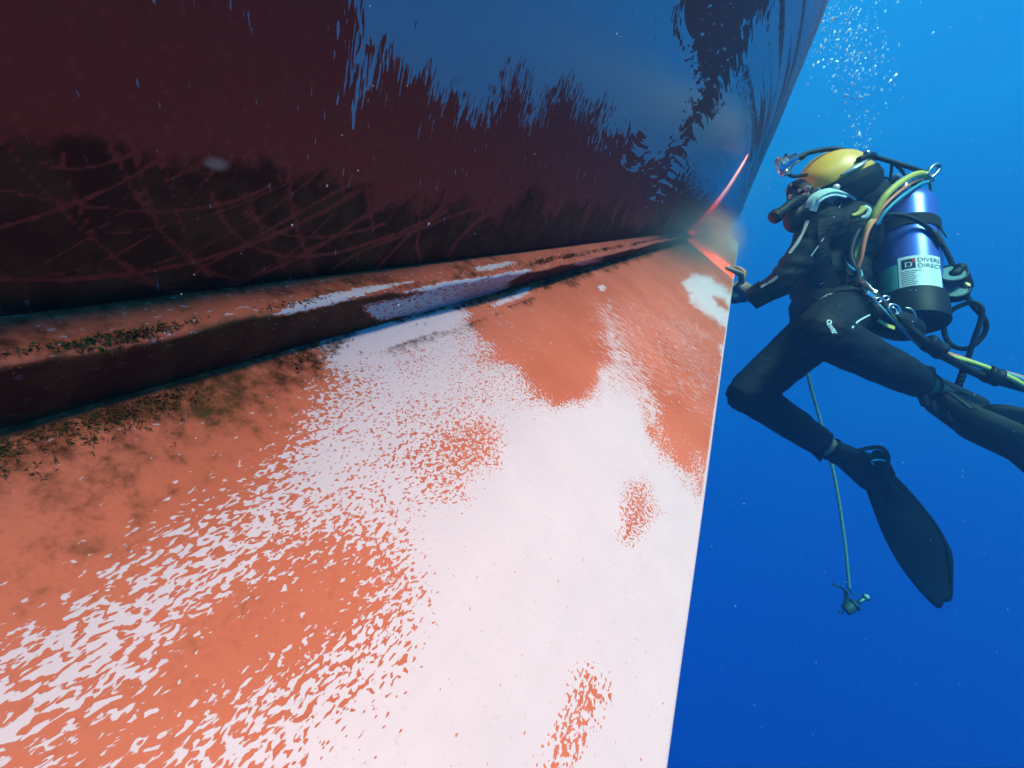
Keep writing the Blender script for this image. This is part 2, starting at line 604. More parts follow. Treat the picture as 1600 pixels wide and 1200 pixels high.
growth_shade = np.where(is_top, .20 + .40 * sstep(fbm(Yv * 14, Vv * 50, 4, 73), .42, .62) * sstep(.9 - Yv, 0, .8), 1.0 - inwin)  # weed, plus painted shade that dims the bar towards its near end
growth_shade = np.where(is_top, growth_shade * (1 - wear), growth_shade)
edge_lip = np.exp(-((V[:, 2] - .021) / .0035) ** 2)
growth_shade = np.where(is_top, np.maximum(growth_shade, .60 * edge_lip * (1 - np.clip(wear * 1.5, 0, 1)) * (1 - sstep(Yv, .35, .8))), growth_shade)
add_attr(me, 'surface', np.stack([Yv / .006, Vv / .0025, Yv * 0], 1))
add_attr(me, 'surface2', np.zeros((len(Yv), 3)))
add_attr(me, 'blend', np.zeros(len(Yv)))
add_attr(me, 'wear', np.clip(wear, 0, 1))
add_attr(me, 'growth_shade', np.clip(growth_shade, 0, 1))
add_attr(me, 'green', np.where(is_top, fbm(Yv * 20, Vv * 30, 3, 74) + .2, .1))
add_attr(me, 'shade_tint', np.where(is_top, .25, .7))  # shade put into the paint, stronger on the downward face
flat_bar = link('flat_bar', me, PAINT, ship)

# ---- shell plating
hull_near = [(-.236, .0300), LEDGE, (-.165, .0800), (-.110, .1410), (-.020, .2420), (.100, .3800), (.250, .5580), (.400, .7420),
             (.520, .9020), (.600, 1.030), (.645, 1.130), (.660, 1.200)]
hull_far = [(-.236, .0300), LEDGE, (-.170, .0535), (-.135, .0740), (-.040, .1480), (.067, .2560), (.180, .3800), (.300, .5200),
            (.400, .6620), (.462, .7850), (.520, 1.000), (.540, 1.200)]
hprof = dense(hull_near, lambda s: .0011 + .009 * max(0, s - .19) + .02 * max(0, s - .55))
nh = len(hprof)


def arc(P):
    d = np.concatenate([[0], np.cumsum(np.hypot(*np.diff(P, axis=0).T))])
    return d / d[-1]


_hf = dense(hull_far, lambda s: .002)
hfar = np.stack([np.interp(arc(hprof), arc(_hf), _hf[:, 0]), np.interp(arc(hprof), arc(_hf), _hf[:, 1])], 1)
hprof = np.concatenate([hprof, [(-1.6, 1.20), (-1.6, -.26), (-.9, -.20), (-.45, -.10), (-.262, -.022)]])
ysh = y_steps(-1.6, 12.5, .0013, .020)


def hull_shift(V):
    # bulged nearby to shade the bar, fuller further along, narrowing at the far end
    y = V[:, :, 1]
    f = np.maximum(.45 - .45 * sstep(y[:, :nh], .05, .60), sstep(y[:, :nh], .8, 2.1))
    for c, j in ((0, 0), (2, 1)):
        V[:, :nh, c] = V[:, :nh, c] * (1 - f) + hfar[None, :, j] * f
    k = np.clip((V[:, :, 2] - .25) / .5, 0, 1)
    V[:, :, 0] -= k * .10 * np.clip((y - 3.0) / 6, 0, 2) ** 1.3
    d = (fbm(y * 1.7, V[:, :, 2] * 3, 3, 81) - .5) * .010
    f = np.clip((V[:, :, 2] - .06) / .1, 0, 1)
    V[:, :, 0] += d * f


me, V, Yv, Vv = sweep('shell_plating', hprof, ysh, hull_shift)
px, py = project(V)
off = ~np.isfinite(px) | (px < -400) | (py < -400)
px = np.where(off, -400, px); py = np.where(off, -400, py)
blue = [(556, -400), (553, 60), (556, 182), (566, 150), (575, 120), (596, 80), (625, 110), (660, 120), (690, 165), (715, 155),
        (738, 200), (765, 190), (785, 150), (808, 118), (822, 150), (822, 195), (850, 170), (868, 140), (892, 142), (900, 172),
        (938, 170), (936, 215), (965, 215), (990, 215), (985, 255), (1012, 262), (1034, 258), (1024, 290), (1060, 280), (1075, 276), (1085, 300),
        (1150, 345), (1185, 262), (1300, 0), (1420, -400)]
dark = [(1062, -400), (1058, 30), (1072, 70), (1084, 86), (1092, 120), (1098, 130), (1084, 172), (1074, 196), (1050, 232), (1030, 268), (1040, 262),
        (1078, 212), (1100, 182), (1120, 165), (1132, 120), (1160, 70), (1200, 0), (1290, -400)]
# ragged, brushed edges: displaced along the girth
rag = (fbm(Yv * 70, Vv * 9, 4, 91) - .5) * 46 + (fbm(Yv * 190, Vv * 22, 3, 92) - .5) * 40
amp = sstep(Yv, -.05, .1)
rag = rag * (1 - .55 * sstep(Yv, .5, 1.6))
wb = sdist(px - rag * .35, py + rag * .9, blue)
wd = sdist(px + rag * .25, py - rag * .5, dark)
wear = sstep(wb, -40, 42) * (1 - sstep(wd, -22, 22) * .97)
# streaks of paint left on the far shoulder, running along the ship
ridge = fbm(Yv * .9, Vv * 42, 4, 95)
far = sstep(px, 1090, 1200) * sstep(Vv, .34, .46)
wear = wear * (1 - far * sstep(ridge, .50, .62) * .85)
wear = np.where(wear < .5, wear + .10 * (px > 440) * (py < 160) * sstep(px, 440, 545), wear)
wear = np.where(off, .15, wear)
# weed band above the flat bar, scoured by brush arcs
gl = np.interp(px, [-400, 0, 150, 300, 450, 600, 750, 900, 1000, 1050, 1100], [150, 168, 178, 214, 246, 286, 296, 300, 318, 330, 345])
gn = (fbm(Yv * 26, Vv * 26, 4, 96) - .5)
growth_shade = sstep(py - gl + gn * 95, -25, 75)
growth_shade = growth_shade * (1 - .5 * sstep(Yv, 1.5, 3.5))
arcs = np.zeros(len(px))
ar = np.random.default_rng(12)
seg = [((0, 295), (250, 330), (420, 290), 4), ((0, 355), (180, 290), (330, 190), 5), ((0, 436), (300, 410), (560, 300), 5),
       ((0, 210), (120, 350), (240, 440), 4), ((170, 210), (230, 330), (330, 430), 6), ((215, 240), (270, 380), (390, 440), 5),
       ((240, 200), (280, 340), (300, 400), 3), ((250, 470), (470, 400), (700, 235), 5), ((330, 300), (450, 400), (700, 330), 4),
       ((380, 330), (470, 370), (600, 350), 3), ((455, 250), (458, 320), (490, 430), 4), ((300, 430), (420, 360), (620, 250), 3),
       ((0, 490), (260, 470), (420, 420), 4), ((520, 420), (600, 380), (760, 320), 3), ((658, 300), (655, 380), (660, 420), 3),
       ((590, 420), (650, 360), (720, 300), 2.5), ((700, 400), (740, 350), (800, 310), 2.5), ((480, 480), (420, 380), (380, 300), 2.5),
       ((100, 240), (200, 420), (420, 470), 3), ((60, 250), (150, 260), (260, 210), 3)]
for _ in range(15):
    x0 = ar.uniform(-160, 620)
    y0 = ar.uniform(290, 470) - x0 * .04
    L = ar.uniform(160, 420)
    a = R(ar.uniform(-62, -25)) if ar.random() < .35 else R(ar.uniform(8, 36))
    dx, dy = L * math.cos(a), -L * math.sin(a)
    bend = ar.uniform(.02, .20) * L
    seg.append(((x0, y0), (x0 + dx / 2 - dy / L * bend, y0 + dy / 2 + dx / L * bend), (x0 + dx, y0 + dy), ar.uniform(.7, 1.4)))
live = np.where((py > 150) & (py < 520) & (px > -150) & (px < 1000))[0]
lx, ly = px[live], py[live]
lx = lx + (fbm(Yv[live] * 40, Vv[live] * 40, 2, 98) - .5) * 14
res = np.zeros(len(live))
for (p0, p1, p2, wd_) in seg:
    t = np.linspace(0, 1, 26)[:, None]
    c = (1 - t) ** 2 * np.array(p0) + 2 * t * (1 - t) * (2 * np.array(p1) - .5 * np.array(p0) - .5 * np.array(p2)) + t ** 2 * np.array(p2)
    lo, hi = c.min(0) - 12, c.max(0) + 12
    sel = np.where((lx > lo[0]) & (lx < hi[0]) & (ly > lo[1]) & (ly < hi[1]))[0]
    if not len(sel):
        continue
    qx, qy = lx[sel], ly[sel]
    d = np.full(len(sel), 1e9)
    for (x0, y0), (x1, y1) in zip(c[:-1], c[1:]):
        ex, ey = x1 - x0, y1 - y0
        tt = np.clip(((qx - x0) * ex + (qy - y0) * ey) / (ex * ex + ey * ey + 1e-9), 0, 1)
        d = np.minimum(d, np.hypot(qx - x0 - tt * ex, qy - y0 - tt * ey))
    res[sel] = np.maximum(res[sel], 1 - sstep(d, wd_ * .3, wd_ * .8 + 2.0))
arcs[live] = res
growth_shade = growth_shade * (1 - .74 * arcs)
growth_shade = np.where(off, .3, growth_shade)
add_attr(me, 'surface', np.stack([(Yv + .25 * Vv) / (.0028 + .004 * sstep(Yv, .4, 1.5)), Vv / .016, Yv * 0], 1))
add_attr(me, 'surface2', np.zeros((len(Yv), 3)))
add_attr(me, 'blend', np.zeros(len(Yv)))
add_attr(me, 'wear', np.clip(wear, 0, 1))
add_attr(me, 'growth_shade', np.clip(growth_shade, 0, 1))
add_attr(me, 'green', np.full(len(px), .12))
add_attr(me, 'shade_tint', 1 - .65 * sstep(Vv, .36, .75) * sstep(Yv, .8, 1.6))  # painted shade eases on the far shoulder, as if light caught it
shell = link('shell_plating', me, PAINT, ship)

# ---- weed fringe on the joint: small real tufts
ar = np.random.default_rng(5)
vs, fs = [], []
bar_edge = np.array([-.1895, .0205])


def tuft(base, n_, length, spread):
    for _ in range(n_):
        d = np.array([ar.normal(.35, spread), ar.normal(0, spread * 1.5), ar.normal(-.1, spread)])
        d /= np.linalg.norm(d) + 1e-9
        L = length * ar.uniform(.5, 1.3)
        sd_ = np.cross(d, ar.normal(size=3)); sd_ /= np.linalg.norm(sd_) + 1e-9
        wv = sd_ * L * ar.uniform(.10, .22)
        b = base + ar.normal(size=3) * length * .35
        k = len(vs)
        m_ = b + d * L * .55 + np.array([0, 0, -.1 * L])
        vs.extend([b - wv * .6, b + wv * .6, m_ + wv, m_ - wv, b + d * L + np.array([0, 0, -.35 * L])])
        fs.extend([(k, k + 1, k + 2, k + 3), (k + 3, k + 2, k + 4)])


for _ in range(5200):
    y = ar.uniform(.02, 1.0) ** 1.6 * 1.9 - .03
    hot = vnoise(np.array([y * 30]), np.array([3.]), 44)[0]
    wx = project(np.array([[-.19, y, .018]]))[0][0]
    if 540 < wx < 830 and ar.random() < .8:
        continue
    if ar.random() < hot * 1.3 * (1.15 - .55 * min(1, y)):
        tuft(np.array([bar_edge[0] - .0015, y, bar_edge[1] + ar.uniform(-.001, .004)]), 5, .0017, .6)
for _ in range(9000):
    y = ar.uniform(.0, 1.0) ** 1.5 * 2.4 - .03
    hot = vnoise(np.array([y * 22]), np.array([9.]), 45)[0]
    wx = project(np.array([[-.2, y, -.01]]))[0][0]
    if 505 < wx < 800 and ar.random() < .9:
        continue
    if ar.random() < (hot - .25) * 1.7:
        s = abs(ar.normal(0, .006)) + .001
        b = np.array(CREASE) + dv * s + nv * .0005
        tuft(np.array([b[0], y, b[1]]), 5, .0013, .6)
tw = NT('weed')
tcw = tw.new('ShaderNodeTexCoord').outputs['Object']
cw = tw.mix(tw.step(tw.noise(tcw, 45, 3), .4, .6), (.070, .034, .013), (.13, .070, .024))
cw = tw.mix(tw.step(tw.noise(tcw, 17, 2), .50, .66), cw, (.030, .058, .016))
tw.set(color=cw, rough=.9, spec=.1)
tag(link('weed_fringe', mesh('weed_fringe', vs, fs), tw.m, ship, smooth=False), 'brown and green weed tufts along the joint', kind='stuff')

# ------------------------------------------------------------------ mesh helpers for the diver and his gear
from mathutils.bvhtree import BVHTree


def spline(pts, n=8):
    """Catmull-Rom through pts"""
    P = [Vector(p) for p in pts]
    P = [P[0] * 2 - P[1]] + P + [P[-1] * 2 - P[-2]]
    out = []
    for i in range(1, len(P) - 2):
        for k in range(n):
            t = k / n
            a, b, c, d = P[i - 1], P[i], P[i + 1], P[i + 2]
            out.append(.5 * ((2 * b) + (c - a) * t + (2 * a - 5 * b + 4 * c - d) * t * t + (3 * b - a - 3 * c + d) * t ** 3))
    out.append(P[-2])
    return out


def frames(C):
    T = [(C[min(i + 1, len(C) - 1)] - C[max(i - 1, 0)]).normalized() for i in range(len(C))]
    n = T[0].orthogonal().normalized()
    out = []
    for t in T:
        n = (n - t * n.dot(t)).normalized()
        out.append((t, n, t.cross(n)))
    return out


def tube_geo(C, rad, seg=8, flat=1.0, up=None):
    fr = frames(C)
    vs, fs = [], []
    m = len(C)
    for i, (p, (t, n, b)) in enumerate(zip(C, fr)):
        if up is not None:
            b = (up - t * up.dot(t)).normalized()
            n = b.cross(t)
        r = rad(i / (m - 1)) if callable(rad) else rad
        for k in range(seg):
            a = 2 * math.pi * k / seg
            vs.append(p + n * (r * math.cos(a)) + b * (r * flat * math.sin(a)))
    for i in range(m - 1):
        for k in range(seg):
            fs.append((i * seg + k, i * seg + (k + 1) % seg, (i + 1) * seg + (k + 1) % seg, (i + 1) * seg + k))
    fs.append(tuple(range(seg))[::-1])
    fs.append(tuple(range((m - 1) * seg, m * seg)))
    return vs, fs


def tube(name, pts, rad, mat, parent=None, n=8, seg=8, flat=1.0, up=None, raw=False):
    C = [Vector(p) for p in pts] if raw else spline(pts, n)
    vs, fs = tube_geo(C, rad, seg, flat, up)
    return link(name, mesh(name, vs, fs), mat, parent)


def axis_frame(a, b):
    t = (Vector(b) - Vector(a)).normalized()
    n = t.orthogonal().normalized()
    return t, n, t.cross(n)


def lathe_geo(a, axis, prof, seg=28, ref=None, squash=1.0):
    """turn (h, r) pairs about an axis through a"""
    t = Vector(axis).normalized()
    n = t.orthogonal().normalized() if ref is None else (Vector(ref) - t * Vector(ref).dot(t)).normalized()
    b = t.cross(n)
    vs, fs = [], []
    for h, r in prof:
        for k in range(seg):
            an = 2 * math.pi * k / seg
            vs.append(Vector(a) + t * h + n * (r * math.cos(an)) + b * (r * squash * math.sin(an)))
    for i in range(len(prof) - 1):
        for k in range(seg):
            fs.append((i * seg + k, i * seg + (k + 1) % seg, (i + 1) * seg + (k + 1) % seg, (i + 1) * seg + k))
    fs.append(tuple(range(seg))[::-1])
    fs.append(tuple(range((len(prof) - 1) * seg, len(prof) * seg)))
    return vs, fs


def lathe(name, a, axis, prof, mat, parent=None, seg=28, ref=None, squash=1.0, smooth=True):
    vs, fs = lathe_geo(a, axis, prof, seg, ref, squash)
    o = link(name, mesh(name, vs, fs), mat, parent, smooth)
    if smooth:
        o.data.set_sharp_from_angle(angle=R(38))
    return o


def join(parts):
    vs, fs = [], []
    for v, f in parts:
        k = len(vs)
        vs.extend(v)
        fs.extend([tuple(i + k for i in q) for q in f])
    return vs, fs


def box_geo(c, ax, ay, az):
    """box with half-axes ax, ay, az (vectors)"""
    c, ax, ay, az = map(Vector, (c, ax, ay, az))
    vs = [c + ax * i + ay * j + az * k for i in (-1, 1) for j in (-1, 1) for k in (-1, 1)]
    fs = [(0, 1, 3, 2), (4, 6, 7, 5), (0, 4, 5, 1), (2, 3, 7, 6), (0, 2, 6, 4), (1, 5, 7, 3)]
    return vs, fs


def box(name, c, ax, ay, az, mat, parent=None, bevel=0.0):
    me = mesh(name, *box_geo(c, ax, ay, az))
    bm = bmesh.new(); bm.from_mesh(me)
    bmesh.ops.recalc_face_normals(bm, faces=bm.faces)
    if bevel:
        bmesh.ops.bevel(bm, geom=bm.edges[:], offset=bevel, segments=2, affect='EDGES', profile=.6)
    bm.to_mesh(me); bm.free()
    o = link(name, me, mat, parent)
    me.set_sharp_from_angle(angle=R(35))
    return o


def capsule_geo(a, b, ra, rb, seg=14):
    a, b = Vector(a), Vector(b)
    L = (b - a).length
    prof = [(-ra * math.cos(t), ra * math.sin(t)) for t in np.linspace(.12, math.pi / 2, 5)]
    prof += [(L + rb * math.sin(t), rb * math.cos(t)) for t in np.linspace(0, math.pi / 2 - .12, 5)]
    return lathe_geo(a, b - a if L > 1e-6 else Vector((0, 0, 1)), prof, seg)


def ell_geo(c, ax, ay, az, n=14):
    c, ax, ay, az = map(Vector, (c, ax, ay, az))
    prof = [(math.cos(t), math.sin(t)) for t in np.linspace(math.pi - .1, .1, n)]
    vs, fs = lathe_geo((0, 0, 0), (0, 0, 1), prof, 18)
    return [c + ax * v.x + ay * v.y + az * v.z for v in vs], fs


def organic(name, parts, voxel, smooth=6, wrinkle=None):
    """weld overlapping closed pieces into one continuous skin"""
    me = mesh(name + '_raw', *join(parts))
    bm = bmesh.new(); bm.from_mesh(me)
    bmesh.ops.recalc_face_normals(bm, faces=bm.faces)
    bm.to_mesh(me); bm.free()
    o = bpy.data.objects.new('tmp', me)
    COL.objects.link(o)
    md = o.modifiers.new('r', 'REMESH'); md.mode = 'VOXEL'; md.voxel_size = voxel
    ms = o.modifiers.new('s', 'SMOOTH'); ms.factor = .5; ms.iterations = smooth
    dg = bpy.context.evaluated_depsgraph_get()
    out = bpy.data.meshes.new_from_object(o.evaluated_get(dg))
    out.name = name
    bpy.data.objects.remove(o)
    bpy.data.meshes.remove(me)
    if wrinkle:
        wrinkle(out)
    return out


def bvh_of(me):
    return BVHTree.FromPolygons([v.co for v in me.vertices], [tuple(p.vertices) for p in me.polygons])


def on_surface(bvh, px, py, lift=.002, default=2.0):
    """point on a surface along the line through a photo pixel, lifted off along its normal"""
    d = at(px, py, 1).normalized()
    h = bvh.ray_cast(Vector((0, 0, 0)), d)
    if h[0] is None:
        return at(px, py, default), -d
    n = h[1] if h[1].dot(d) < 0 else -h[1]
    return h[0] + n * lift, n


def ribbon(name, pn, w, th, mat, parent=None, n=6):
    """flat strap through [(point, normal)], width w, thickness th"""
    C = spline([p for p, _ in pn], n)
    N = spline([nn for _, nn in pn], n)
    vs, fs = [], []
    for i, c in enumerate(C):
        t = (C[min(i + 1, len(C) - 1)] - C[max(i - 1, 0)]).normalized()
        u = (N[i] - t * N[i].dot(t)).normalized()
        s = t.cross(u)
        vs += [c + s * w / 2, c - s * w / 2, c - s * w / 2 + u * th, c + s * w / 2 + u * th]
    for i in range(len(C) - 1):
        for k in range(4):
            fs.append((i * 4 + k, i * 4 + (k + 1) % 4, i * 4 + 4 + (k + 1) % 4, i * 4 + 4 + k))
    fs += [(3, 2, 1, 0), tuple(range(len(vs) - 4, len(vs)))]
    return link(name, mesh(name, vs, fs), mat, parent, smooth=False)


IMR = Vector(_wx := CM @ np.array([1, 0, 0]))      # picture right, up and towards the camera, in world axes at the diver
IMU = Vector(CM @ np.array([0, 1, 0]))
IMB = Vector(CM @ np.array([0, 0, 1]))


def iv(x, y, z=0.0):
    """vector from picture-plane components (right, up, towards the viewer)"""
    return IMR * x + IMU * y + IMB * z


# ------------------------------------------------------------------ materials
M = {}
M['neoprene'] = simple('black_neoprene', (.006, .010, .017), .68, 0, .2, .4, 35, .35, 240)
M['rubber'] = simple('black_rubber', (.006, .009, .014), .55, 0, .22, .3, 80, .1, 150)
M['fin'] = simple('fin_rubber', (.003, .005, .009), .55, 0, .14, .35, 40, .12, 90)
M['webbing'] = simple('webbing', (.018, .019, .020), .8, 0, .2, .3, 200, .3, 900)
M['glove'] = simple('glove_rubber', (.020, .16, .17), .6, 0, .4, .35, 120, .25, 500)
M['skin'] = simple('skin', (.40, .26, .17), .55, 0, .4, .15, 90)
M['shell'] = simple('yellow_gelcoat', (.95, .50, .05), .38, 0, .5, .10, 20, .03, 60)
M['chrome'] = simple('chrome', (.80, .80, .78), .25, 1.0, .5, .12, 120, .3, 160)
M['fitting'] = simple('scuffed_fitting', (.42, .46, .46), .3, .25, .6, .45, 160, .3, 260)
M['steel'] = simple('dull_steel', (.42, .43, .42), .35, 1.0, .5, .3, 90, .2, 200)
M['collar'] = simple('pale_collar', (.42, .62, .58), .6, 0, .3, .12, 40, .1, 100)
M['yellow'] = simple('yellow_hose', (.62, .52, .10), .5, 0, .4, .2, 60, .05, 100)
M['orange'] = simple('orange_hose', (.80, .23, .10), .45, 0, .4, .15, 60)
M['cyan'] = simple('blue_hose', (.04, .30, .42), .45, 0, .4, .2, 60)
M['tank'] = simple('blue_tank_paint', (.11, .17, .60), .32, .6, .5, .18, 25, .02, 200)
M['label'] = simple('label_paper', (.72, .78, .76), .45, 0, .4, .05, 40)
M['ink'] = simple('label_ink', (.010, .020, .05), .5, 0, .3, .1)
M['redink'] = simple('label_red_ink', (.55, .03, .05), .5, 0, .3, .1)
M['print'] = simple('white_print', (.70, .78, .76), .5, 0, .3, .08, 300)
M['rope'] = simple('green_rope', (.24, .32, .27), .85, 0, .2, .35, 300, .4, 700)
M['gauge'] = simple('gauge_face', (.20, .30, .30), .15, 0, .6, .1)
M['brass'] = simple('worn_brass', (.40, .30, .14), .4, 1.0, .5, .3, 150, .2, 300)
M['mud'] = simple('weathered_metal', (.10, .13, .12), .6, .5, .4, .5, 120, .4, 200)

# ------------------------------------------------------------------ the diver
diver = empty('person', at(1300, 480, 2.0), 'diver in black wetsuit gripping the keel edge with one hand, knees bent', 'person')

J = dict(neck=at(1318, 322, 2.02), chest=at(1305, 375, 2.02), belly=at(1298, 440, 2.0), pelvis=at(1300, 482, 1.98),
         shL=at(1290, 352, 1.90), elL=at(1222, 440, 1.93), wrL=at(1182, 463, 1.99),
         shR=at(1318, 350, 2.14), elR=at(1290, 420, 2.32), wrR=at(1290, 350, 2.48),
         hipL=at(1322, 488, 1.86), knL=at(1281, 520, 1.55), anL=at(1446, 602, 1.74),
         hipR=at(1292, 505, 2.08), knR=at(1168, 616, 2.04), anR=at(1296, 700, 1.99))


def limb(a, b, ra, rb, f=1.0, t0=0.0, t1=1.0):
    A, B = J[a].lerp(J[b], t0), J[a].lerp(J[b], t1)
    return capsule_geo(A, B, (ra + (rb - ra) * t0) * f, (ra + (rb - ra) * t1) * f)


def torso(g):
    return [ell_geo(J['chest'], iv(.150, .03) * g, iv(-.03, .165) * g, iv(0, 0, .185) * g),
            ell_geo(J['belly'] + iv(-.01, 0), iv(.142, .02) * g, iv(-.02, .15) * g, iv(0, 0, .165) * g),
            ell_geo(J['pelvis'], iv(.150, 0) * g, iv(0, .125) * g, iv(0, 0, .175) * g),
            capsule_geo(J['chest'], J['neck'], .12 * g, .075 * g)]


# body: bare figure under the suit; shows only at the ankles
bodyparts = torso(.9) + [
    limb('shL', 'elL', .050, .040), limb('elL', 'wrL', .040, .028), limb('shR', 'elR', .050, .040), limb('elR', 'wrR', .040, .028),
    limb('hipL', 'knL', .082, .056), limb('knL', 'anL', .056, .043), limb('hipR', 'knR', .082, .056), limb('knR', 'anR', .056, .041),
    capsule_geo(J['neck'], at(1312, 296, 2.02), .06, .07), ell_geo(at(1306, 286, 2.01), iv(.078, .03), iv(-.03, .100), iv(0, 0, .07)),
    capsule_geo(J['wrR'], J['wrR'] + iv(-.02, .07, -.03), .032, .03),
    capsule_geo(J['anL'], J['anL'] + iv(.13, -.07, .03), .040, .032), capsule_geo(J['anR'], J['anR'] + iv(.12, -.06, .03), .036, .03)]
link('body', organic('body', bodyparts, .011, 4), M['skin'], diver)


def folds(me):
    """soft neoprene creases, strongest at the joints"""
    n = len(me.vertices)
    co = np.zeros(n * 3); me.vertices.foreach_get('co', co); co = co.reshape(-1, 3)
    no = np.zeros(n * 3); me.vertices.foreach_get('normal', no); no = no.reshape(-1, 3)
    f = np.zeros(n)
    for k, s in (('elL', .07), ('knL', .10), ('knR', .10), ('hipR', .13), ('hipL', .13), ('belly', .16), ('shL', .09)):
        f = np.maximum(f, np.exp(-((co - np.array(J[k])) ** 2).sum(1) / s ** 2))
    w = fbm(co[:, 0] * 18 + co[:, 2] * 40, co[:, 1] * 18 - co[:, 2] * 8, 3, 3) - .5
    w2 = np.abs(fbm(co[:, 0] * 30 - co[:, 2] * 55, co[:, 1] * 25 + co[:, 2] * 12, 3, 8) - .5)
    co = co + no * (w * .012 + f * (.034 * (w2 - .12)))[:, None]
    me.vertices.foreach_set('co', co.ravel())
    me.update()


suit = organic('wetsuit', torso(1.0) + [
    limb('shL', 'elL', .068, .056), limb('elL', 'wrL', .056, .042, t1=.92), limb('shR', 'elR', .068, .056), limb('elR', 'wrR', .054, .042, t1=.9),
    limb('hipL', 'knL', .112, .078), limb('knL', 'anL', .080, .060, t1=.84), limb('hipR', 'knR', .116, .086), limb('knR', 'anR', .083, .058, t1=.84),
    capsule_geo(at(1262, 345, 1.93), at(1285, 345, 1.92), .045, .07),
    ell_geo(at(1360, 410, 2.0), iv(.055, .01), iv(0, .20), iv(0, 0, .12))], .0075, 7, folds)
link('wetsuit', suit, M['neoprene'], diver)
SB = bvh_of(suit)

# loose cuffs above the boots
for (a, b, r0, tipdir) in (('knL', 'anL', .058, iv(.02, .05)), ('knR', 'anR', .056, iv(-.035, -.05))):
    A, B = J[a], J[b]
    t = (B - A).normalized()
    c = A.lerp(B, .79)
    L = (B - A).length
    vs, fs = [], []
    seg = 22
    n0 = (tipdir - t * tipdir.dot(t)).normalized()
    b0 = t.cross(n0)
    for (h, r, fl) in ((0, r0 * .98, 0), (L * .055, r0 * 1.02, .0), (L * .10, r0 * 1.0, .25), (L * .135, r0 * .99, 1.0), (L * .131, r0 * .93, 1.0), (L * .08, r0 * .90, .1)):
        for k in range(seg):
            an = 2 * math.pi * k / seg
            flare = fl * max(0, math.cos(an)) ** 6
            vs.append(c + t * (h + flare * .032) + (n0 * math.cos(an) + b0 * math.sin(an)) * (r + flare * .014))
    for i in range(5):
        for k in range(seg):
            fs.append((i * seg + k, i * seg + (k + 1) % seg, (i + 1) * seg + (k + 1) % seg, (i + 1) * seg + k))
    link('trouser_cuff', mesh('trouser_cuff', vs, fs), M['neoprene'], diver)

# hand on the keel edge: palm outside, thumb and index over the plate, three fingers hooked under it
EY = 2.335
e0 = Vector((EDGE[0], EY, EDGE[1]))
kd, kn, ky = Vector((dv[0], 0, dv[1])), Vector((nv[0], 0, nv[1])), Vector((0, 1, 0))


def kp(s, h, y):
    """point near the edge: s outwards past it, h above the plate's top face, y along it"""
    return e0 + kd * s + kn * h + ky * y


def chain(pts, rs):
    return [capsule_geo(pts[i], pts[i + 1], rs[i], rs[i + 1], 10) for i in range(len(pts) - 1)]


palm = kp(.052, -.022, .0)
hand = [capsule_geo(J['wrL'], palm + iv(.012, -.004), .036, .030), ell_geo(palm, kd * .030, kn * .028, ky * .048),
        ell_geo(palm + iv(.012, -.020), iv(.04, 0.01), iv(-.01, .046), iv(0, 0, .034)), ell_geo(palm + iv(-.020, -.042), iv(.035, 0), iv(0, .03), iv(0, 0, .03))]
hand += chain([palm + ky * -.018 + kn * .012, kp(.012, .024, -.040), kp(-.022, .017, -.062), kp(-.050, .0105, -.074)], [.014, .0125, .011, .0092])      # thumb
hand += chain([palm + ky * .030 + kn * .012, kp(.026, .032, .062), kp(-.006, .030, .085), kp(-.034, .0105, .092)], [.0115, .0108, .0098, .0085])       # index
for i, y in enumerate((.016, -.002, -.020)):
    hand += chain([palm + ky * y - kn * .012, kp(.020, -.036, y), kp(-.006, -.040, y * 1.05), kp(-.030 + .004 * i, -.0245, y * 1.08)], [.0112, .0105, .0098, .0085])
glove = link('glove', organic('glove', hand, .0032, 3), M['glove'], diver)
# gauntlet of the glove over the sleeve
ga = J['wrL'].lerp(J['elL'], .05); gb = J['wrL'].lerp(J['elL'], .34)
lathe('gauntlet', ga, gb - ga, [(-.03, .046), (0, .047), (.03, .048), ((gb - ga).length, .056), ((gb - ga).length, .050)], M['neoprene'], diver, 20)

# boots
for nm, heel, toe in (('L', J['anL'], J['anL'] + iv(.155, -.075, .03)), ('R', J['anR'], J['anR'] + iv(.150, -.062, .03))):
    kn_, an_ = J['kn' + nm], J['an' + nm]
    u = (an_ - kn_).normalized()
    bt = organic('boot', [capsule_geo(an_ + u * .040, heel + u * .055, .047, .047), capsule_geo(heel + u * .03, toe, .048, .040)], .006, 5)
    boot = link('boot', bt, M['rubber'], diver)
    lathe('boot_zip_pull', an_ + iv(-.002 if nm == 'L' else .0, .046, .02), iv(.3, 1, .6), [(-.004, .003), (-.003, .006), (.003, .006), (.004, .003)], M['chrome'], boot, 12)
    lathe('boot_top_band', an_ + u * .002, u, [(0, .044), (.0, .050), (.012, .051), (.013, .047)], M['rubber'], boot, 20)

# harness straps and printed marks on the suit
def strap(pix, w=.045, mat='webbing', th=.004, nm='harness_strap', lift=.001):
    return ribbon(nm, [on_surface(SB, x, y, lift, 1.9) for x, y in pix], w, th, M[mat], diver)


strap([(1303, 318), (1290, 345), (1285, 380), (1292, 420), (1303, 450)], .045)
strap([(1338, 345), (1335, 385), (1335, 425), (1342, 450)], .05)
strap([(1240, 465), (1270, 462), (1310, 455), (1345, 452)], .05, lift=.002)
strap([(1262, 345), (1256, 362), (1246, 380), (1234, 396)], .014, 'collar', .002, 'trim_strap')
strap([(1325, 306), (1315, 318), (1302, 340)], .006, 'print', .002, 'piping')
strap([(1287, 370), (1277, 385), (1266, 400)], .004, 'print', .001, 'piping', .004)
strap([(1330, 513), (1340, 502), (1358, 492)], .005, 'print', .0015, 'piping', .002)


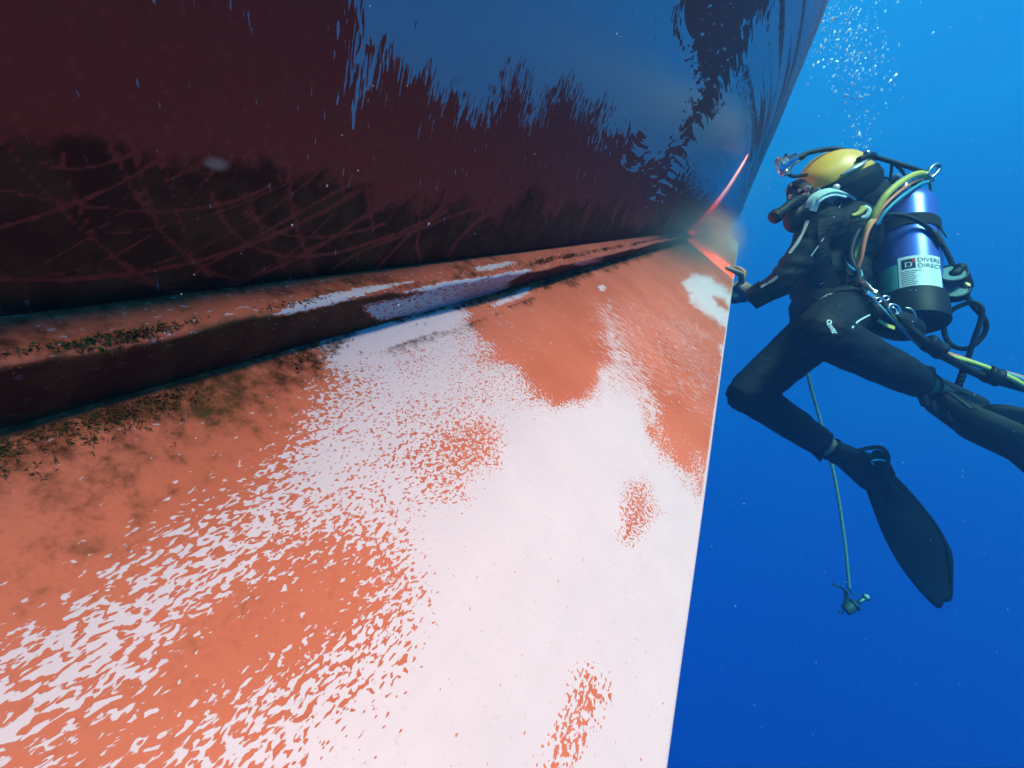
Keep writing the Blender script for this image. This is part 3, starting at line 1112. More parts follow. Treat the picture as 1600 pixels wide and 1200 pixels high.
def marks(strokes, w, nm, label=None):
    """small printed marks: each stroke a thin raised bar on the suit"""
    geo = []
    for s in strokes:
        pn = [on_surface(SB, x, y, .0012, 1.8) for x, y in s]
        C = [p for p, _ in pn]
        vs, fs = [], []
        for i, c in enumerate(C):
            t = (C[min(i + 1, len(C) - 1)] - C[max(i - 1, 0)]).normalized()
            u = pn[i][1]
            sd_ = t.cross(u).normalized()
            vs += [c + sd_ * w / 2, c - sd_ * w / 2, c - sd_ * w / 2 + u * .001, c + sd_ * w / 2 + u * .001]
        for i in range(len(C) - 1):
            for k in range(4):
                fs.append((i * 4 + k, i * 4 + (k + 1) % 4, i * 4 + 4 + (k + 1) % 4, i * 4 + 4 + k))
        fs += [(3, 2, 1, 0), tuple(range(len(vs) - 4, len(vs)))]
        geo.append((vs, fs))
    o = link(nm, mesh(nm, *join(geo)), M['print'], diver, smooth=False)
    if label:
        o['label'] = label


marks([[(1292.5, 502), (1295, 500.5), (1298, 502), (1298.5, 505), (1295.5, 506.5), (1292.5, 505), (1292.5, 502)],
       [(1292, 508), (1296, 507), (1299, 508.5)], [(1294, 511), (1298, 510), (1301.5, 511)], [(1297, 510), (1299, 513)],
       [(1297, 514.5), (1301, 513), (1304, 515)], [(1298.5, 517.5), (1302, 516.5), (1305.5, 517.5)], [(1300, 520), (1303.5, 519.2), (1307, 520)]],
      .0042, 'thigh_print', 'white lettering printed on the near thigh')
marks([[(1275, 468), (1284, 463), (1294, 458), (1302, 452)], [(1278, 468), (1287, 464), (1296, 459)], [(1282, 468.5), (1290, 464), (1300, 459)],
       [(1292, 456), (1298, 452), (1303, 451)], [(1293, 459), (1300, 455), (1306, 454)], [(1281, 444), (1286, 442), (1293, 443), (1296, 447)], [(1286, 449), (1292, 446), (1296, 445)]],
      .0042, 'waist_print', 'white lettering printed at the waist')
marks([[(1186, 449.5), (1192, 446), (1197, 443)], [(1189, 450), (1196, 446), (1202, 442)], [(1201, 441), (1208, 436), (1215, 431)], [(1203, 443), (1210, 438), (1216, 433)]],
      .0032, 'sleeve_print')

# ------------------------------------------------------------------ diving helmet
HC = at(1302, 291, 2.0)                                   # centre of the shell
HU = iv(-.40, .90, .12).normalized()                      # crown direction
HF = iv(-.88, -.42, -.20)                                 # face direction
HF = (HF - HU * HF.dot(HU)).normalized()
HS = HU.cross(HF)                                         # towards or away from the viewer
if HS.dot(IMB) < 0:
    HS = -HS
helmet = empty('diving_helmet', HC, 'yellow hard diving helmet with chrome fittings on the diver\'s head', 'helmet')


def hp(f, u, s):
    return HC + HF * f + HU * u + HS * s


hr = .140
parts = []
vs, fs = [], []
na, nb = 30, 40
for i in range(na + 1):
    th = math.pi * .62 * i / na
    for k in range(nb):
        ph = 2 * math.pi * k / nb
        x, y, z = math.sin(th) * math.cos(ph), math.cos(th), math.sin(th) * math.sin(ph)
        r = hr * (1 + .04 * max(0, -x) - .02 * max(0, x))
        bulge = .010 * math.exp(-((math.acos(max(-1, min(1, x * .50 + y * .42 + z * .757)))) / .26) ** 2)   # side boss under the gel coat
        rib = .0035 * math.exp(-(z / .10) ** 2) * (y > .1)
        r += bulge + rib
        vs.append(hp(r * x * 1.06, r * y * .98, r * z * .92))
for i in range(na):
    for k in range(nb):
        fs.append((i * nb + k, i * nb + (k + 1) % nb, (i + 1) * nb + (k + 1) % nb, (i + 1) * nb + k))
fs.append(tuple(range(na * nb, (na + 1) * nb)))
shell_o = link('shell', mesh('shell', vs, fs), M['shell'], helmet)
# dark rim and yoke round the base
lathe('neck_clamp', hp(-.012, -.004, 0), -HU, [(-.022, .136), (-.020, .150), (.0, .156), (.03, .158), (.055, .152), (.075, .142), (.10, .118), (.112, .09)], M['rubber'], helmet, 40, HF, .93)
lathe('clamp_ring', hp(-.012, -.020, 0), -HU, [(-.007, .1555), (-.006, .1605), (.006, .1605), (.007, .1555)], M['rubber'], helmet, 40, HF, .93)
yk = tube('rear_yoke', [hp(-.05, .055, .125), hp(-.115, .055, .085), hp(-.165, .04, .01), hp(-.13, .03, -.08)], .012, M['rubber'], helmet, 6, 8)
lathe('yoke_latch', hp(-.095, .066, .105), iv(.5, .5, .7), [(-.010, .006), (-.009, .011), (.006, .011), (.010, .006)], M['chrome'], helmet, 12)
tube('rim_highlight', [hp(.030, .030, .130), hp(-.01, .034, .137), hp(-.05, .038, .130), hp(-.085, .042, .112)], lambda t: .004 + .008 * math.sin(math.pi * t), M['fitting'], helmet, 6, 8, .45)  # pale strip standing in for white highlights along the rim
link('neck_dam', organic('neck_dam', [capsule_geo(hp(-.04, -.055, 0), at(1352, 318, 1.98), .118, .105), capsule_geo(at(1340, 312, 1.95), at(1375, 312, 1.95), .075, .05)], .008, 6, ), M['neoprene'], helmet)
# face port with chrome frame
lathe('port_frame', hp(.128, -.005, 0), HF, [(-.05, .085), (0, .092), (.020, .092), (.024, .078), (.016, .074)], M['rubber'], helmet, 32, HU, .95)
gm_ = NT('port_glass'); gm_.set(color=(.01, .02, .025), rough=.12, spec=.3)
lathe('port_glass', hp(.1485, -.005, 0), HF, [(0, .07), (.004, .070), (.006, .05)], gm_.m, helmet, 28, HU, .95)
for k in range(8):
    a = 2 * math.pi * k / 8 + .2
    c = hp(.151, -.005 + .083 * math.cos(a), .079 * math.sin(a))
    lathe('port_bolt', c, HF, [(-.002, .0065), (.006, .0065), (.009, .004)], M['fitting'], helmet, 8)
# side block with valves on the near side
sb = box('side_block', hp(.070, -.030, .112), HF * .030, HU * .014, HS * .014, M['fitting'], helmet, .004)
lathe('free_flow_knob', hp(.105, -.026, .118), HF, [(-.012, .007), (.0, .008), (.002, .016), (.018, .016), (.022, .010)], M['fitting'], helmet, 14)
lathe('emergency_knob', hp(.062, -.012, .128), HS + HU * .4, [(-.012, .006), (.004, .007), (.006, .013), (.018, .013), (.021, .008)], M['fitting'], helmet, 14)
lathe('bias_screw', hp(.038, -.042, .124), HS * .8 - HU * .5, [(-.01, .006), (.008, .006), (.009, .010), (.018, .010)], M['steel'], helmet, 12)
tube('bent_tube', [hp(.045, -.03, .118), hp(.085, -.055, .115), hp(.125, -.065, .085), hp(.145, -.070, .045)], .008, M['fitting'], helmet, 6, 8)
lathe('nose_knob', hp(.155, .030, .025), HF, [(0, .006), (.016, .006), (.017, .013), (.026, .013), (.028, .009)], M['fitting'], helmet, 14)
lathe('demand_regulator', hp(.140, -.080, .01), HF * .9 - HU * .4, [(-.03, .045), (0, .052), (.016, .052), (.022, .038), (.026, .015)], M['rubber'], helmet, 24)
lathe('regulator_cover', hp(.166, -.091, .01), HF * .9 - HU * .4, [(0, .030), (.008, .028), (.010, .01)], M['steel'], helmet, 18)
for k, (f, u, q, r_) in enumerate(((.140, .010, .075, .014), (.128, .034, .080, .012), (.158, -.030, .085, .013), (.112, .010, .108, .013), (.148, -.058, .085, .015), (.090, -.045, .125, .011))):
    lathe('port_knob', hp(f, u, q), HF * .6 + HS * .6 + HU * (.3 - .1 * k), [(-.008, r_ * .6), (.0, r_ * .7), (.002, r_), (.012, r_), (.015, r_ * .6)], M['fitting'], helmet, 12)
# exhaust whisker and bag
tube('exhaust_whisker', [at(1252, 312, 1.93), at(1240, 316, 1.90), at(1226, 327, 1.88), at(1213, 337, 1.87)], lambda t: .021 - .002 * t, M['rubber'], helmet, 7, 12)
lathe('whisker_end', at(1215, 335, 1.87), at(1205, 344, 1.86) - at(1215, 335, 1.87), [(-.006, .020), (0, .026), (.012, .028), (.026, .025), (.032, .014)], M['rubber'], helmet, 16)
bagm = organic('breathing_bag', [ell_geo(at(1242, 342, 1.95), iv(.045, 0), iv(0, .058), iv(0, 0, .045)), capsule_geo(at(1248, 322, 1.95), at(1242, 345, 1.95), .035, .04)], .006, 4)
link('exhaust_bag', bagm, M['rubber'], helmet)
lathe('bag_clip', at(1250, 316, 1.905), iv(-.3, .2, 1), [(-.004, .004), (-.003, .008), (.003, .008), (.005, .004)], M['chrome'], helmet, 10)
# pale collar below the rim
cp = [at(1266, 326, 1.88), at(1275, 309, 1.865), at(1296, 300, 1.86), at(1316, 303, 1.87), at(1331, 311, 1.89)]
ribbon('collar', [(p, iv(-.15, .75, .65)) for p in cp], .040, .008, M['collar'], helmet)
ribbon('collar_flap', [(p + iv(.004, -.012, .008), iv(-.15, .45, .9)) for p in cp[:4]], .026, .006, M['collar'], helmet)

# ------------------------------------------------------------------ helmet lamp on its stalk
LP = at(1228, 256, 1.90)
lamp = empty('helmet_lamp', LP, 'small chrome underwater lamp on a cable in front of the helmet', 'lamp')
ld = Vector((-.975, 0, -.22)).normalized()
lathe('lamp_body', LP, ld, [(-.045, .010), (-.043, .020), (-.01, .022), (-.008, .030), (.012, .034), (.030, .036), (.032, .028), (.022, .024)], M['chrome'], lamp, 20)
lg = NT('lamp_glass'); lg.set(color=(.6, .08, .04), rough=.1)
lg.b.inputs['Emission Color'].default_value = (1, .16, .08, 1); lg.b.inputs['Emission Strength'].default_value = 3
lathe('lamp_glass', LP + ld * .024, ld, [(0, .0235), (.003, .022), (.005, .012)], lg.m, lamp, 18)
for k in range(7):
    a = 2 * math.pi * k / 7
    n_ = ld.orthogonal().normalized(); b_ = ld.cross(n_)
    c = LP + (n_ * math.cos(a) + b_ * math.sin(a)) * .033 + ld * .012
    lathe('cooling_stud', c, n_ * math.cos(a) + b_ * math.sin(a), [(-.004, .006), (.006, .0065), (.010, .004)], M['chrome'], lamp, 8)
box('lamp_bracket', LP + iv(.004, -.034, .0), iv(.018, .004), iv(0, .012), iv(0, 0, .010), M['steel'], lamp, .003)
tube('bracket_arm', [LP + iv(.01, -.03), LP + iv(.03, -.045, -.01), hp(.085, .085, .03)], .007, M['rubber'], lamp, 5, 8)
lathe('lamp_switch', LP + iv(.0, .028), iv(-.1, 1), [(-.006, .006), (.010, .006), (.012, .003)], M['rubber'], lamp, 10)
# its light: a narrow fan of red light across hull and keel (line of sight of the lamp)
fd = bpy.data.lights.new('lamp_beam', 'SPOT')
fd.energy = 110
fd.color = (1.0, .085, .05)
fd.spot_size = R(122); fd.spot_blend = .12
fd.shadow_soft_size = .004
fd.use_nodes = True
FN, FL_ = fd.node_tree.nodes, fd.node_tree.links
fe = FN['Emission']
LO = LP + ld * .045
# the fan lies square across the keel
sn = Vector((0, 1, 0))
geo = FN.new('ShaderNodeNewGeometry')
dt = FN.new('ShaderNodeVectorMath'); dt.operation = 'DOT_PRODUCT'
FL_.new(geo.outputs['Incoming'], dt.inputs[0])
dt.inputs[1].default_value = sn
rp = FN.new('ShaderNodeValToRGB')
mr = FN.new('ShaderNodeMapRange')
mr.inputs['From Min'].default_value = -1; mr.inputs['From Max'].default_value = 1
FL_.new(dt.outputs['Value'], mr.inputs['Value'])
FL_.new(mr.outputs[0], rp.inputs[0])
re_ = rp.color_ramp.elements
for _ in range(3):
    re_.new(.5)
for e_, (p_, c_) in zip(re_, [(0, 0), (.30, 0), (.34, 1), (.78, .85), (.97, 0)]):
    e_.position = p_; e_.color = (c_, c_, c_, 1)
fall = FN.new('ShaderNodeLightFalloff')                   # a nearly collimated fan: fades slowly with distance
fall.inputs['Strength'].default_value = 1.0
fm = FN.new('ShaderNodeMath'); fm.operation = 'MULTIPLY'
FL_.new(rp.outputs[0], fm.inputs[0]); FL_.new(fall.outputs['Linear'], fm.inputs[1])
FL_.new(fm.outputs[0], fe.inputs['Strength'])
fo = bpy.data.objects.new('lamp_beam', fd)
COL.objects.link(fo)
fo.parent = lamp
fo.location = LO - LP
aim = Vector((math.cos(R(190)), 0, math.sin(R(190))))
fo.rotation_euler = (-aim).to_track_quat('Z', 'Y').to_euler()

# ------------------------------------------------------------------ air tank on the back
TT, TB = at(1414, 316, 1.95), at(1427, 490, 1.80)
tank = empty('air_tank', TB, 'blue metal air tank with white label and black boot on the diver\'s back', 'tank')
TA = (TT - TB).normalized()
TL = (TT - TB).length
tr = .099
prof_t = [(.0, tr * .98), (.04, tr)] + [(TL * .90, tr)] + [(TL * .90 + math.sin(a) * .085, .028 + (tr - .028) * math.cos(a)) for a in np.linspace(.1, 1.5, 9)]
lathe('cylinder', TB, TA, prof_t, M['tank'], tank, 48)
boot_o = lathe('tank_boot', TB - TA * .045, TA, [(.030, .04), (.012, .085), (.006, tr + .001), (.0, tr + .004), (.004, tr + .008), (.10, tr + .007), (.108, tr + .002)], M['rubber'], tank, 48)
vtop = TB + TA * (TL * .90 + .085)
lathe('valve', vtop, TA, [(-.01, .024), (.03, .024), (.034, .018), (.06, .018), (.064, .010)], M['chrome'], tank, 18)
lathe('valve_knob', vtop + TA * .045, iv(1, .1, .3), [(.01, .008), (.030, .009), (.032, .020), (.052, .021), (.056, .014)], M['rubber'], tank, 14)
lathe('first_stage', vtop + TA * .045 + iv(-.035, .01, .02), iv(-1, .35, .2), [(-.02, .014), (.0, .022), (.03, .024), (.035, .016)], M['chrome'], tank, 18)


def around(h, ang, lift):
    """point on the cylinder at height h, ang degrees from the viewer's side to the right"""
    n0 = (IMB - TA * IMB.dot(TA)).normalized()
    r0 = TA.cross(n0)
    if r0.dot(IMR) < 0:
        r0 = -r0
    d = n0 * math.cos(R(ang)) + r0 * math.sin(R(ang))
    return TB + TA * h + d * (tr + lift), d


def wrap(name, h0, h1, a0, a1, lift, mat, parent, th=.0012, n=16):
    vs, fs = [], []
    for i in range(n + 1):
        a = a0 + (a1 - a0) * i / n
        for h, l in ((h0, lift), (h1, lift), (h1, lift + th), (h0, lift + th)):
            vs.append(around(h, a, l)[0])
    for i in range(n):
        for k in range(4):
            fs.append((i * 4 + k, i * 4 + (k + 1) % 4, i * 4 + 4 + (k + 1) % 4, i * 4 + 4 + k))
    fs += [(3, 2, 1, 0), tuple(range(n * 4, n * 4 + 4))]
    return link(name, mesh(name, vs, fs), mat, parent, smooth=False)


wrap('tank_band', TL * .655, TL * .745, -175, 40, .001, M['webbing'], tank, .004, 30)
ribbon('band_tail', [(around(TL * .66, 20, .004)), (around(TL * .62, 32, .006)), (around(TL * .60, 46, .012))], .012, .003, M['webbing'], tank)
lab = wrap('label', TL * .105, TL * .375, -62, 16, .0008, M['label'], tank, .0008)
wrap('green_sticker', TL * .06, TL * .33, -110, -64, .0006, simple('green_sticker', (.10, .42, .36), .5, 0, .4, .1), tank, .0006)
wrap('logo', TL * .270, TL * .350, -56, -33, .0020, M['ink'], lab, .0005, 6)
wrap('logo_corner', TL * .315, TL * .350, -38, -33, .0027, M['redink'], lab, .0004, 2)


def label_text(body, h, a0, size, mat, nm):
    """lettering bent round the cylinder"""
    cu = bpy.data.curves.new(nm, 'FONT')
    cu.body = body; cu.size = size
    o = bpy.data.objects.new('tmp', cu)
    COL.objects.link(o)
    me = bpy.data.meshes.new_from_object(o.evaluated_get(bpy.context.evaluated_depsgraph_get()))
    bpy.data.objects.remove(o)
    for v in me.vertices:
        ang = a0 + math.degrees(v.co.x / tr)
        v.co = around(h + v.co.y, ang, .0026)[0]
    me.name = nm
    me.materials.clear()
    return link(nm, me, mat, lab, smooth=False)


label_text('DIVERS', TL * .318, -30, .024, M['ink'], 'label_lettering')
label_text('DIRECT', TL * .270, -30, .024, M['ink'], 'label_lettering')
label_text('D', TL * .282, -51.5, .032, M['label'], 'logo_letter')
for k in range(9):
    h = TL * (.245 - .0155 * k)
    wrap('small_print', h, h + .0022, -58, -58 + (34 if k == 0 else 26 - (k % 3) * 2), .0019, M['ink'], lab, .0003, 5)

# ------------------------------------------------------------------ hoses
umb = empty('umbilical', at(1350, 350, 1.8), 'bundle of yellow, orange and blue hoses taped together, trailing off to the right', 'hose')
upath = [(1366, 345, 1.86), (1350, 356, 1.84), (1338, 382, 1.83), (1334, 415, 1.82), (1340, 443, 1.80), (1362, 468, 1.74), (1395, 492, 1.69),
         (1430, 520, 1.66), (1466, 546, 1.65), (1505, 566, 1.64), (1548, 586, 1.62), (1590, 600, 1.60), (1640, 618, 1.58), (1720, 650, 1.55), (1900, 700, 1.55), (2300, 760, 1.60)]
UC = spline([at(*p) for p in upath], 12)
ufr = frames(UC)


def strand(nm, mat, rad, off, ph, turns, i0=0.0, i1=1.0):
    m = len(UC)
    pts = []
    for i in range(int(i0 * (m - 1)), int(i1 * (m - 1)) + 1):
        t, n, b = ufr[i]
        u = (IMU - t * IMU.dot(t)).normalized(); w_ = (IMB - t * IMB.dot(t)); w_ = (w_ - u * w_.dot(u)).normalized()
        a = ph + turns * 2 * math.pi * i / 157
        pts.append(UC[i] + (u * math.cos(a) + w_ * math.sin(a)) * off)
    return tube(nm, pts, rad, mat, umb, raw=True, seg=8)


strand('gas_hose', M['rubber'], .0135, .013, 4.2, 1.2)
strand('yellow_hose', M['yellow'], .0095, .016, .4, 2.6)
strand('orange_hose', M['orange'], .0085, .023, 1.1, 1.0)
strand('blue_hose', M['cyan'], .0068, .021, 2.3, 2.1)
strand('cable', M['rubber'], .006, .019, 3.2, 1.7)
m_ = len(UC) - 1
for f0, f1 in ((.26, .29), (.503, .546), (.659, .693), (.78, .81), (.90, .93)):
    seg_ = UC[int(f0 * m_):int(f1 * m_) + 1]
    tube('tape_wrap', seg_, lambda t: .030 + .0015 * math.sin(t * 9), M['rubber'], umb, raw=True, seg=14)
# upper loop from the shoulder to the shackle behind the helmet
tube('yellow_loop', [at(1363, 348, 1.84), at(1368, 332, 1.83), at(1384, 306, 1.82), at(1406, 286, 1.83), at(1430, 273, 1.85), at(1446, 273, 1.88), at(1452, 282, 1.90)], .0125, M['yellow'], umb, 8, 10)
tube('orange_loop', [at(1366, 350, 1.83), at(1378, 326, 1.82), at(1402, 302, 1.83), at(1428, 284, 1.86), at(1444, 278, 1.88)], .0062, M['orange'], umb, 8, 8)
tube('blue_loop', [at(1369, 352, 1.82), at(1384, 330, 1.81), at(1408, 308, 1.82), at(1434, 290, 1.86), at(1450, 284, 1.88)], .0068, M['cyan'], umb, 8, 8)

shk = empty('shackle', at(1455, 266, 1.88), 'pale metal shackle holding the hose loop behind the helmet', 'shackle')
tube('bow', [at(1449, 272, 1.87), at(1455, 262, 1.87), at(1464, 257, 1.88), at(1468, 262, 1.89), at(1462, 272, 1.89), at(1453, 279, 1.89)], .0075, M['steel'], shk, 7, 10)
tube('pin', [at(1447, 271, 1.865), at(1458, 282, 1.90)], .006, M['steel'], shk, 3, 8)

clip = empty('harness_buckle', at(1385, 470, 1.66), 'chrome snap shackle and buckle where the hoses cross the waist', 'buckle')
ribbon('webbing_tab', [(at(1344, 443, 1.74), iv(.3, .6, .7)), (at(1358, 452, 1.70), iv(.3, .6, .7)), (at(1376, 470, 1.66), iv(.3, .6, .7)), (at(1400, 490, 1.63), iv(.3, .6, .7))], .05, .005, M['webbing'], clip)
tube('snap_bar', [at(1346, 440, 1.70), at(1354, 443, 1.68), at(1362, 452, 1.66), at(1371, 457, 1.65)], .0055, M['chrome'], clip, 6, 8)
for (x, y) in ((1384, 466), (1372, 469)):
    c = at(x, y, 1.635)
    ring = [c + iv(.011 * math.cos(a), .008 * math.sin(a), 0) for a in np.linspace(0, 2 * math.pi * .97, 14)]
    tube('eye_ring', ring, .0035, M['chrome'], clip, raw=True, seg=8)
box('snap_body', at(1360, 461, 1.65), iv(.014, -.009), iv(.004, .006), iv(0, 0, .005), M['chrome'], clip, .002)
bc = at(1397, 483, 1.62)
fr_ = [bc + iv(.020 * math.cos(a) * .9 + .010 * math.sin(a), .011 * math.sin(a) - .012 * math.cos(a), 0) for a in np.linspace(0, 2 * math.pi * .98, 18)]
tube('buckle_frame', fr_, .0035, M['chrome'], clip, raw=True, seg=8)
tube('buckle_bar', [bc + iv(-.012, .006, .004), bc + iv(.010, -.006, .004)], .004, M['chrome'], clip, 3, 8)
tube('d_ring', [at(1414, 481, 1.64), at(1424, 484, 1.635), at(1430, 494, 1.635), at(1429, 504, 1.64)], .0042, M['steel'], clip, 6, 8)
pch = empty('waist_pouch', at(1395, 505, 1.75), 'dark pouch slung under the waist below the tank boot', 'pouch')
pm = organic('pouch_body', [ell_geo(at(1398, 508, 1.74), iv(.105, -.03), iv(.02, .052), iv(0, 0, .06)), ell_geo(at(1360, 490, 1.74), iv(.06, -.01), iv(0, .05), iv(0, 0, .05))], .008, 5)
link('pouch_body', pm, M['neoprene'], pch)
ribbon('pouch_trim', [(at(1371, 500, 1.665), iv(.2, .3, .9)), (at(1384, 508, 1.66), iv(.2, .3, .9)), (at(1397, 513, 1.66), iv(.2, .3, .9))], .014, .003, M['yellow'], pch)

# lamp cable over the helmet
cbl = empty('lamp_cable', at(1300, 233, 1.95), 'black cable arching over the yellow helmet from lamp to tank valve', 'cable')
tube('cable', [at(1236, 256, 1.945), at(1246, 248, 1.95), at(1264, 239, 1.95), at(1300, 233, 1.95), at(1340, 239, 1.93), at(1380, 249, 1.92), at(1420, 261, 1.90), at(1452, 272, 1.89)], lambda t: .010 - .001 * t, M['rubber'], cbl, 8, 10)
tube('cable_sleeve', [at(1234, 258, 1.944), at(1243, 250, 1.949), at(1256, 243, 1.95)], .0135, M['rubber'], cbl, 5, 10)
tube('branch', [at(1394, 254, 1.915), at(1392, 272, 1.93), at(1389, 291, 1.95)], .0055, M['rubber'], cbl, 5, 8)
tube('branch', [at(1374, 275, 1.95), at(1384, 278, 1.94), at(1391, 279, 1.93)], .0045, M['rubber'], cbl, 5, 8)
tube('branch', [at(1398, 256, 1.91), at(1410, 268, 1.91), at(1416, 276, 1.90)], .006, M['rubber'], cbl, 5, 8)

# gauge hose with its two gauges
gh = empty('gauge_hose', at(1490, 430, 1.75), 'black gauge hose hanging in a loop to the right of the tank', 'hose')
tube('hose', [at(1418, 300, 1.93), at(1436, 308, 1.90), at(1452, 335, 1.86), at(1466, 368, 1.80), at(1482, 400, 1.77), at(1496, 432, 1.76), at(1508, 458, 1.76),
              at(1522, 480, 1.75), at(1538, 498, 1.74), at(1540, 516, 1.74), at(1526, 536, 1.75), at(1506, 545, 1.76), at(1484, 537, 1.77), at(1475, 515, 1.78), at(1482, 490, 1.77),
              at(1502, 477, 1.76), at(1522, 473, 1.735), at(1534, 482, 1.72), at(1532, 502, 1.72), at(1524, 525, 1.725), at(1514, 555, 1.74), at(1505, 582, 1.75), at(1496, 607, 1.76)], .0088, M['rubber'], gh, 8, 10)
tube('hose_sleeve', [at(1508, 572, 1.748), at(1502, 590, 1.755), at(1495, 609, 1.762)], lambda t: .0125 + .0012 * math.sin(t * 34), M['rubber'], gh, 14, 10)
tube('upper_hose', [at(1366, 347, 1.84), at(1385, 336, 1.82), at(1412, 337, 1.80), at(1440, 349, 1.79), at(1458, 364, 1.78), at(1470, 384, 1.77)], .0085, M['rubber'], gh, 8, 10)
tube('thin_hose', [at(1452, 284, 1.90), at(1454, 298, 1.89), at(1448, 312, 1.88)], .005, M['rubber'], gh, 5, 8)
con = empty('gauge_console', at(1492, 438, 1.74), 'pair of round dive gauges one above the other on the hanging hose', 'gauges')
for (x, y, tilt) in ((1489, 425, .30), (1492, 450, .15)):
    ax = iv(-.45, .62, .60 + tilt * .3).normalized()
    c = at(x, y, 1.735)
    g = lathe('gauge', c - ax * .020, ax, [(-.014, .034), (-.010, .044), (.012, .046), (.017, .044), (.018, .039), (.013, .038)], M['rubber'], con, 28)
    lathe('dial', c - ax * .008, ax, [(0, .038), (.002, .037), (.0025, .01)], M['gauge'], g, 24)
    n_ = ax.orthogonal().normalized()
    tube('needle', [c - ax * .0045, c - ax * .0045 + n_ * .024], .0013, M['print'], g, 2, 6)
link('console_back', organic('console_back', [capsule_geo(at(1500, 420, 1.745), at(1510, 446, 1.745), .022, .022), capsule_geo(at(1492, 428, 1.74), at(1506, 440, 1.745), .02, .02)], .005, 4), M['rubber'], con)
lathe('swivel', at(1508, 446, 1.73), iv(.3, -.6, .3), [(-.008, .010), (.0, .014), (.01, .014), (.014, .009)], M['brass'], con, 14)
# toggle clip on the shoulder
tg = empty('shoulder_clip', at(1345, 335, 1.84), 'pale plastic clip on the harness at the shoulder', 'clip')
tube('clip_arm', [at(1331, 337, 1.85), at(1342, 333, 1.845), at(1350, 324, 1.845)], lambda t: .008 + .006 * t, M['yellow'], tg, 6, 8, .6)
tube('clip_arm', [at(1350, 323, 1.845), at(1358, 328, 1.84), at(1354, 338, 1.84), at(1345, 341, 1.845)], lambda t: .011 - .003 * t, M['collar'], tg, 6, 8, .6)

# ------------------------------------------------------------------ fins
def fin(root, heel, toe, outline, z_of, flip, label):
    """foot pocket plus a thick blade with rails; outline traced along the blade's own edges"""
    f = empty('swim_fin', heel, label, 'fin', 'swim fins on the diver\'s feet')
    P = [at(x, y, z_of(x, y)) for x, y in outline]
    C = spline(P, 4)[:-1]
    c = sum(C, Vector()) / len(C)
    nrm = Vector((0, 0, 0))
    for i in range(len(C)):
        nrm += (C[i] - c).cross(C[(i + 1) % len(C)] - c)
    nrm.normalize()
    if nrm.dot(IMB) < 0:
        nrm = -nrm
    bm = bmesh.new()
    k = len(C)
    rings = []
    for sc_, h in ((1.0, .0045), (.90, .006), (.55, .0035)):
        rings.append([bm.verts.new(c + (p - c) * sc_ + nrm * h) for p in C])
    back = [[bm.verts.new(c + (p - c) * sc_ - nrm * h) for p in C] for sc_, h in ((1.0, .0045), (.90, .006), (.55, .0035))]
    def strip(a, b):
        for i in range(k):
            bm.faces.new((a[i], a[(i + 1) % k], b[(i + 1) % k], b[i]))
    strip(rings[0], rings[1]); strip(rings[1], rings[2]); bm.faces.new(rings[2])
    strip(back[1], back[0]); strip(back[2], back[1]); bm.faces.new(back[2][::-1])
    strip(back[0], rings[0])
    bmesh.ops.recalc_face_normals(bm, faces=bm.faces)
    me = bpy.data.meshes.new('blade'); bm.to_mesh(me); bm.free()
    link('blade', me, M['fin'], f)
    return f, nrm


zR = lambda x, y: 1.97 - (y - 740) * .0007
fR, nR = fin('R', J['anR'], None,
             [(1352, 738), (1362, 775), (1374, 815), (1392, 858), (1416, 896), (1440, 926), (1462, 948), (1470, 949), (1474, 941), (1486, 936), (1488, 905), (1487, 868),
              (1474, 838), (1452, 804), (1425, 778), (1404, 755), (1388, 738)], zR, 1, 'black fin hanging down from the bent lower leg')
pk = organic('foot_pocket', [capsule_geo(at(1318, 712, 1.985), at(1362, 745, 1.96), .048, .062), capsule_geo(at(1362, 742, 1.96), at(1392, 772, 1.95), .060, .030),
                             capsule_geo(at(1372, 712, 1.95), at(1385, 740, 1.95), .026, .030), ell_geo(at(1412, 800, 1.935), iv(.07, -.10), iv(.05, .04), iv(0, 0, .012))], .006, 5)
link('foot_pocket', pk, M['fin'], fR)
tube('side_rail', [at(1350, 742, 1.955), at(1364, 785, 1.945), at(1390, 850, 1.90), at(1430, 912, 1.855), at(1464, 946, 1.825)], lambda t: .010 - .006 * t, M['fin'], fR, 6, 8)
tube('side_rail', [at(1392, 742, 1.955), at(1430, 782, 1.94), at(1470, 836, 1.90), at(1485, 880, 1.86), at(1485, 930, 1.835)], lambda t: .011 - .006 * t, M['fin'], fR, 6, 8)
tube('heel_strap', [at(1383, 735, 1.92), at(1388, 715, 1.91), at(1378, 700, 1.92), at(1358, 700, 1.94), at(1340, 705, 1.95)], .011, M['rubber'], fR, 6, 8, .5)
tube('strap_buckle', [at(1364, 726, 1.905), at(1362, 720.5, 1.90), at(1374, 718.5, 1.895), at(1383, 720.5, 1.895)], .0036, M['chrome'], fR, 5, 8)
for k in range(4):
    x, y = 1306 + k * 13, 700 + k * 7
    tube('pocket_rib', [at(x, y - 2, 1.93), at(x + 5, y + 10, 1.918), at(x + 4, y + 24, 1.925)], .004, M['rubber'], fR, 4, 6)

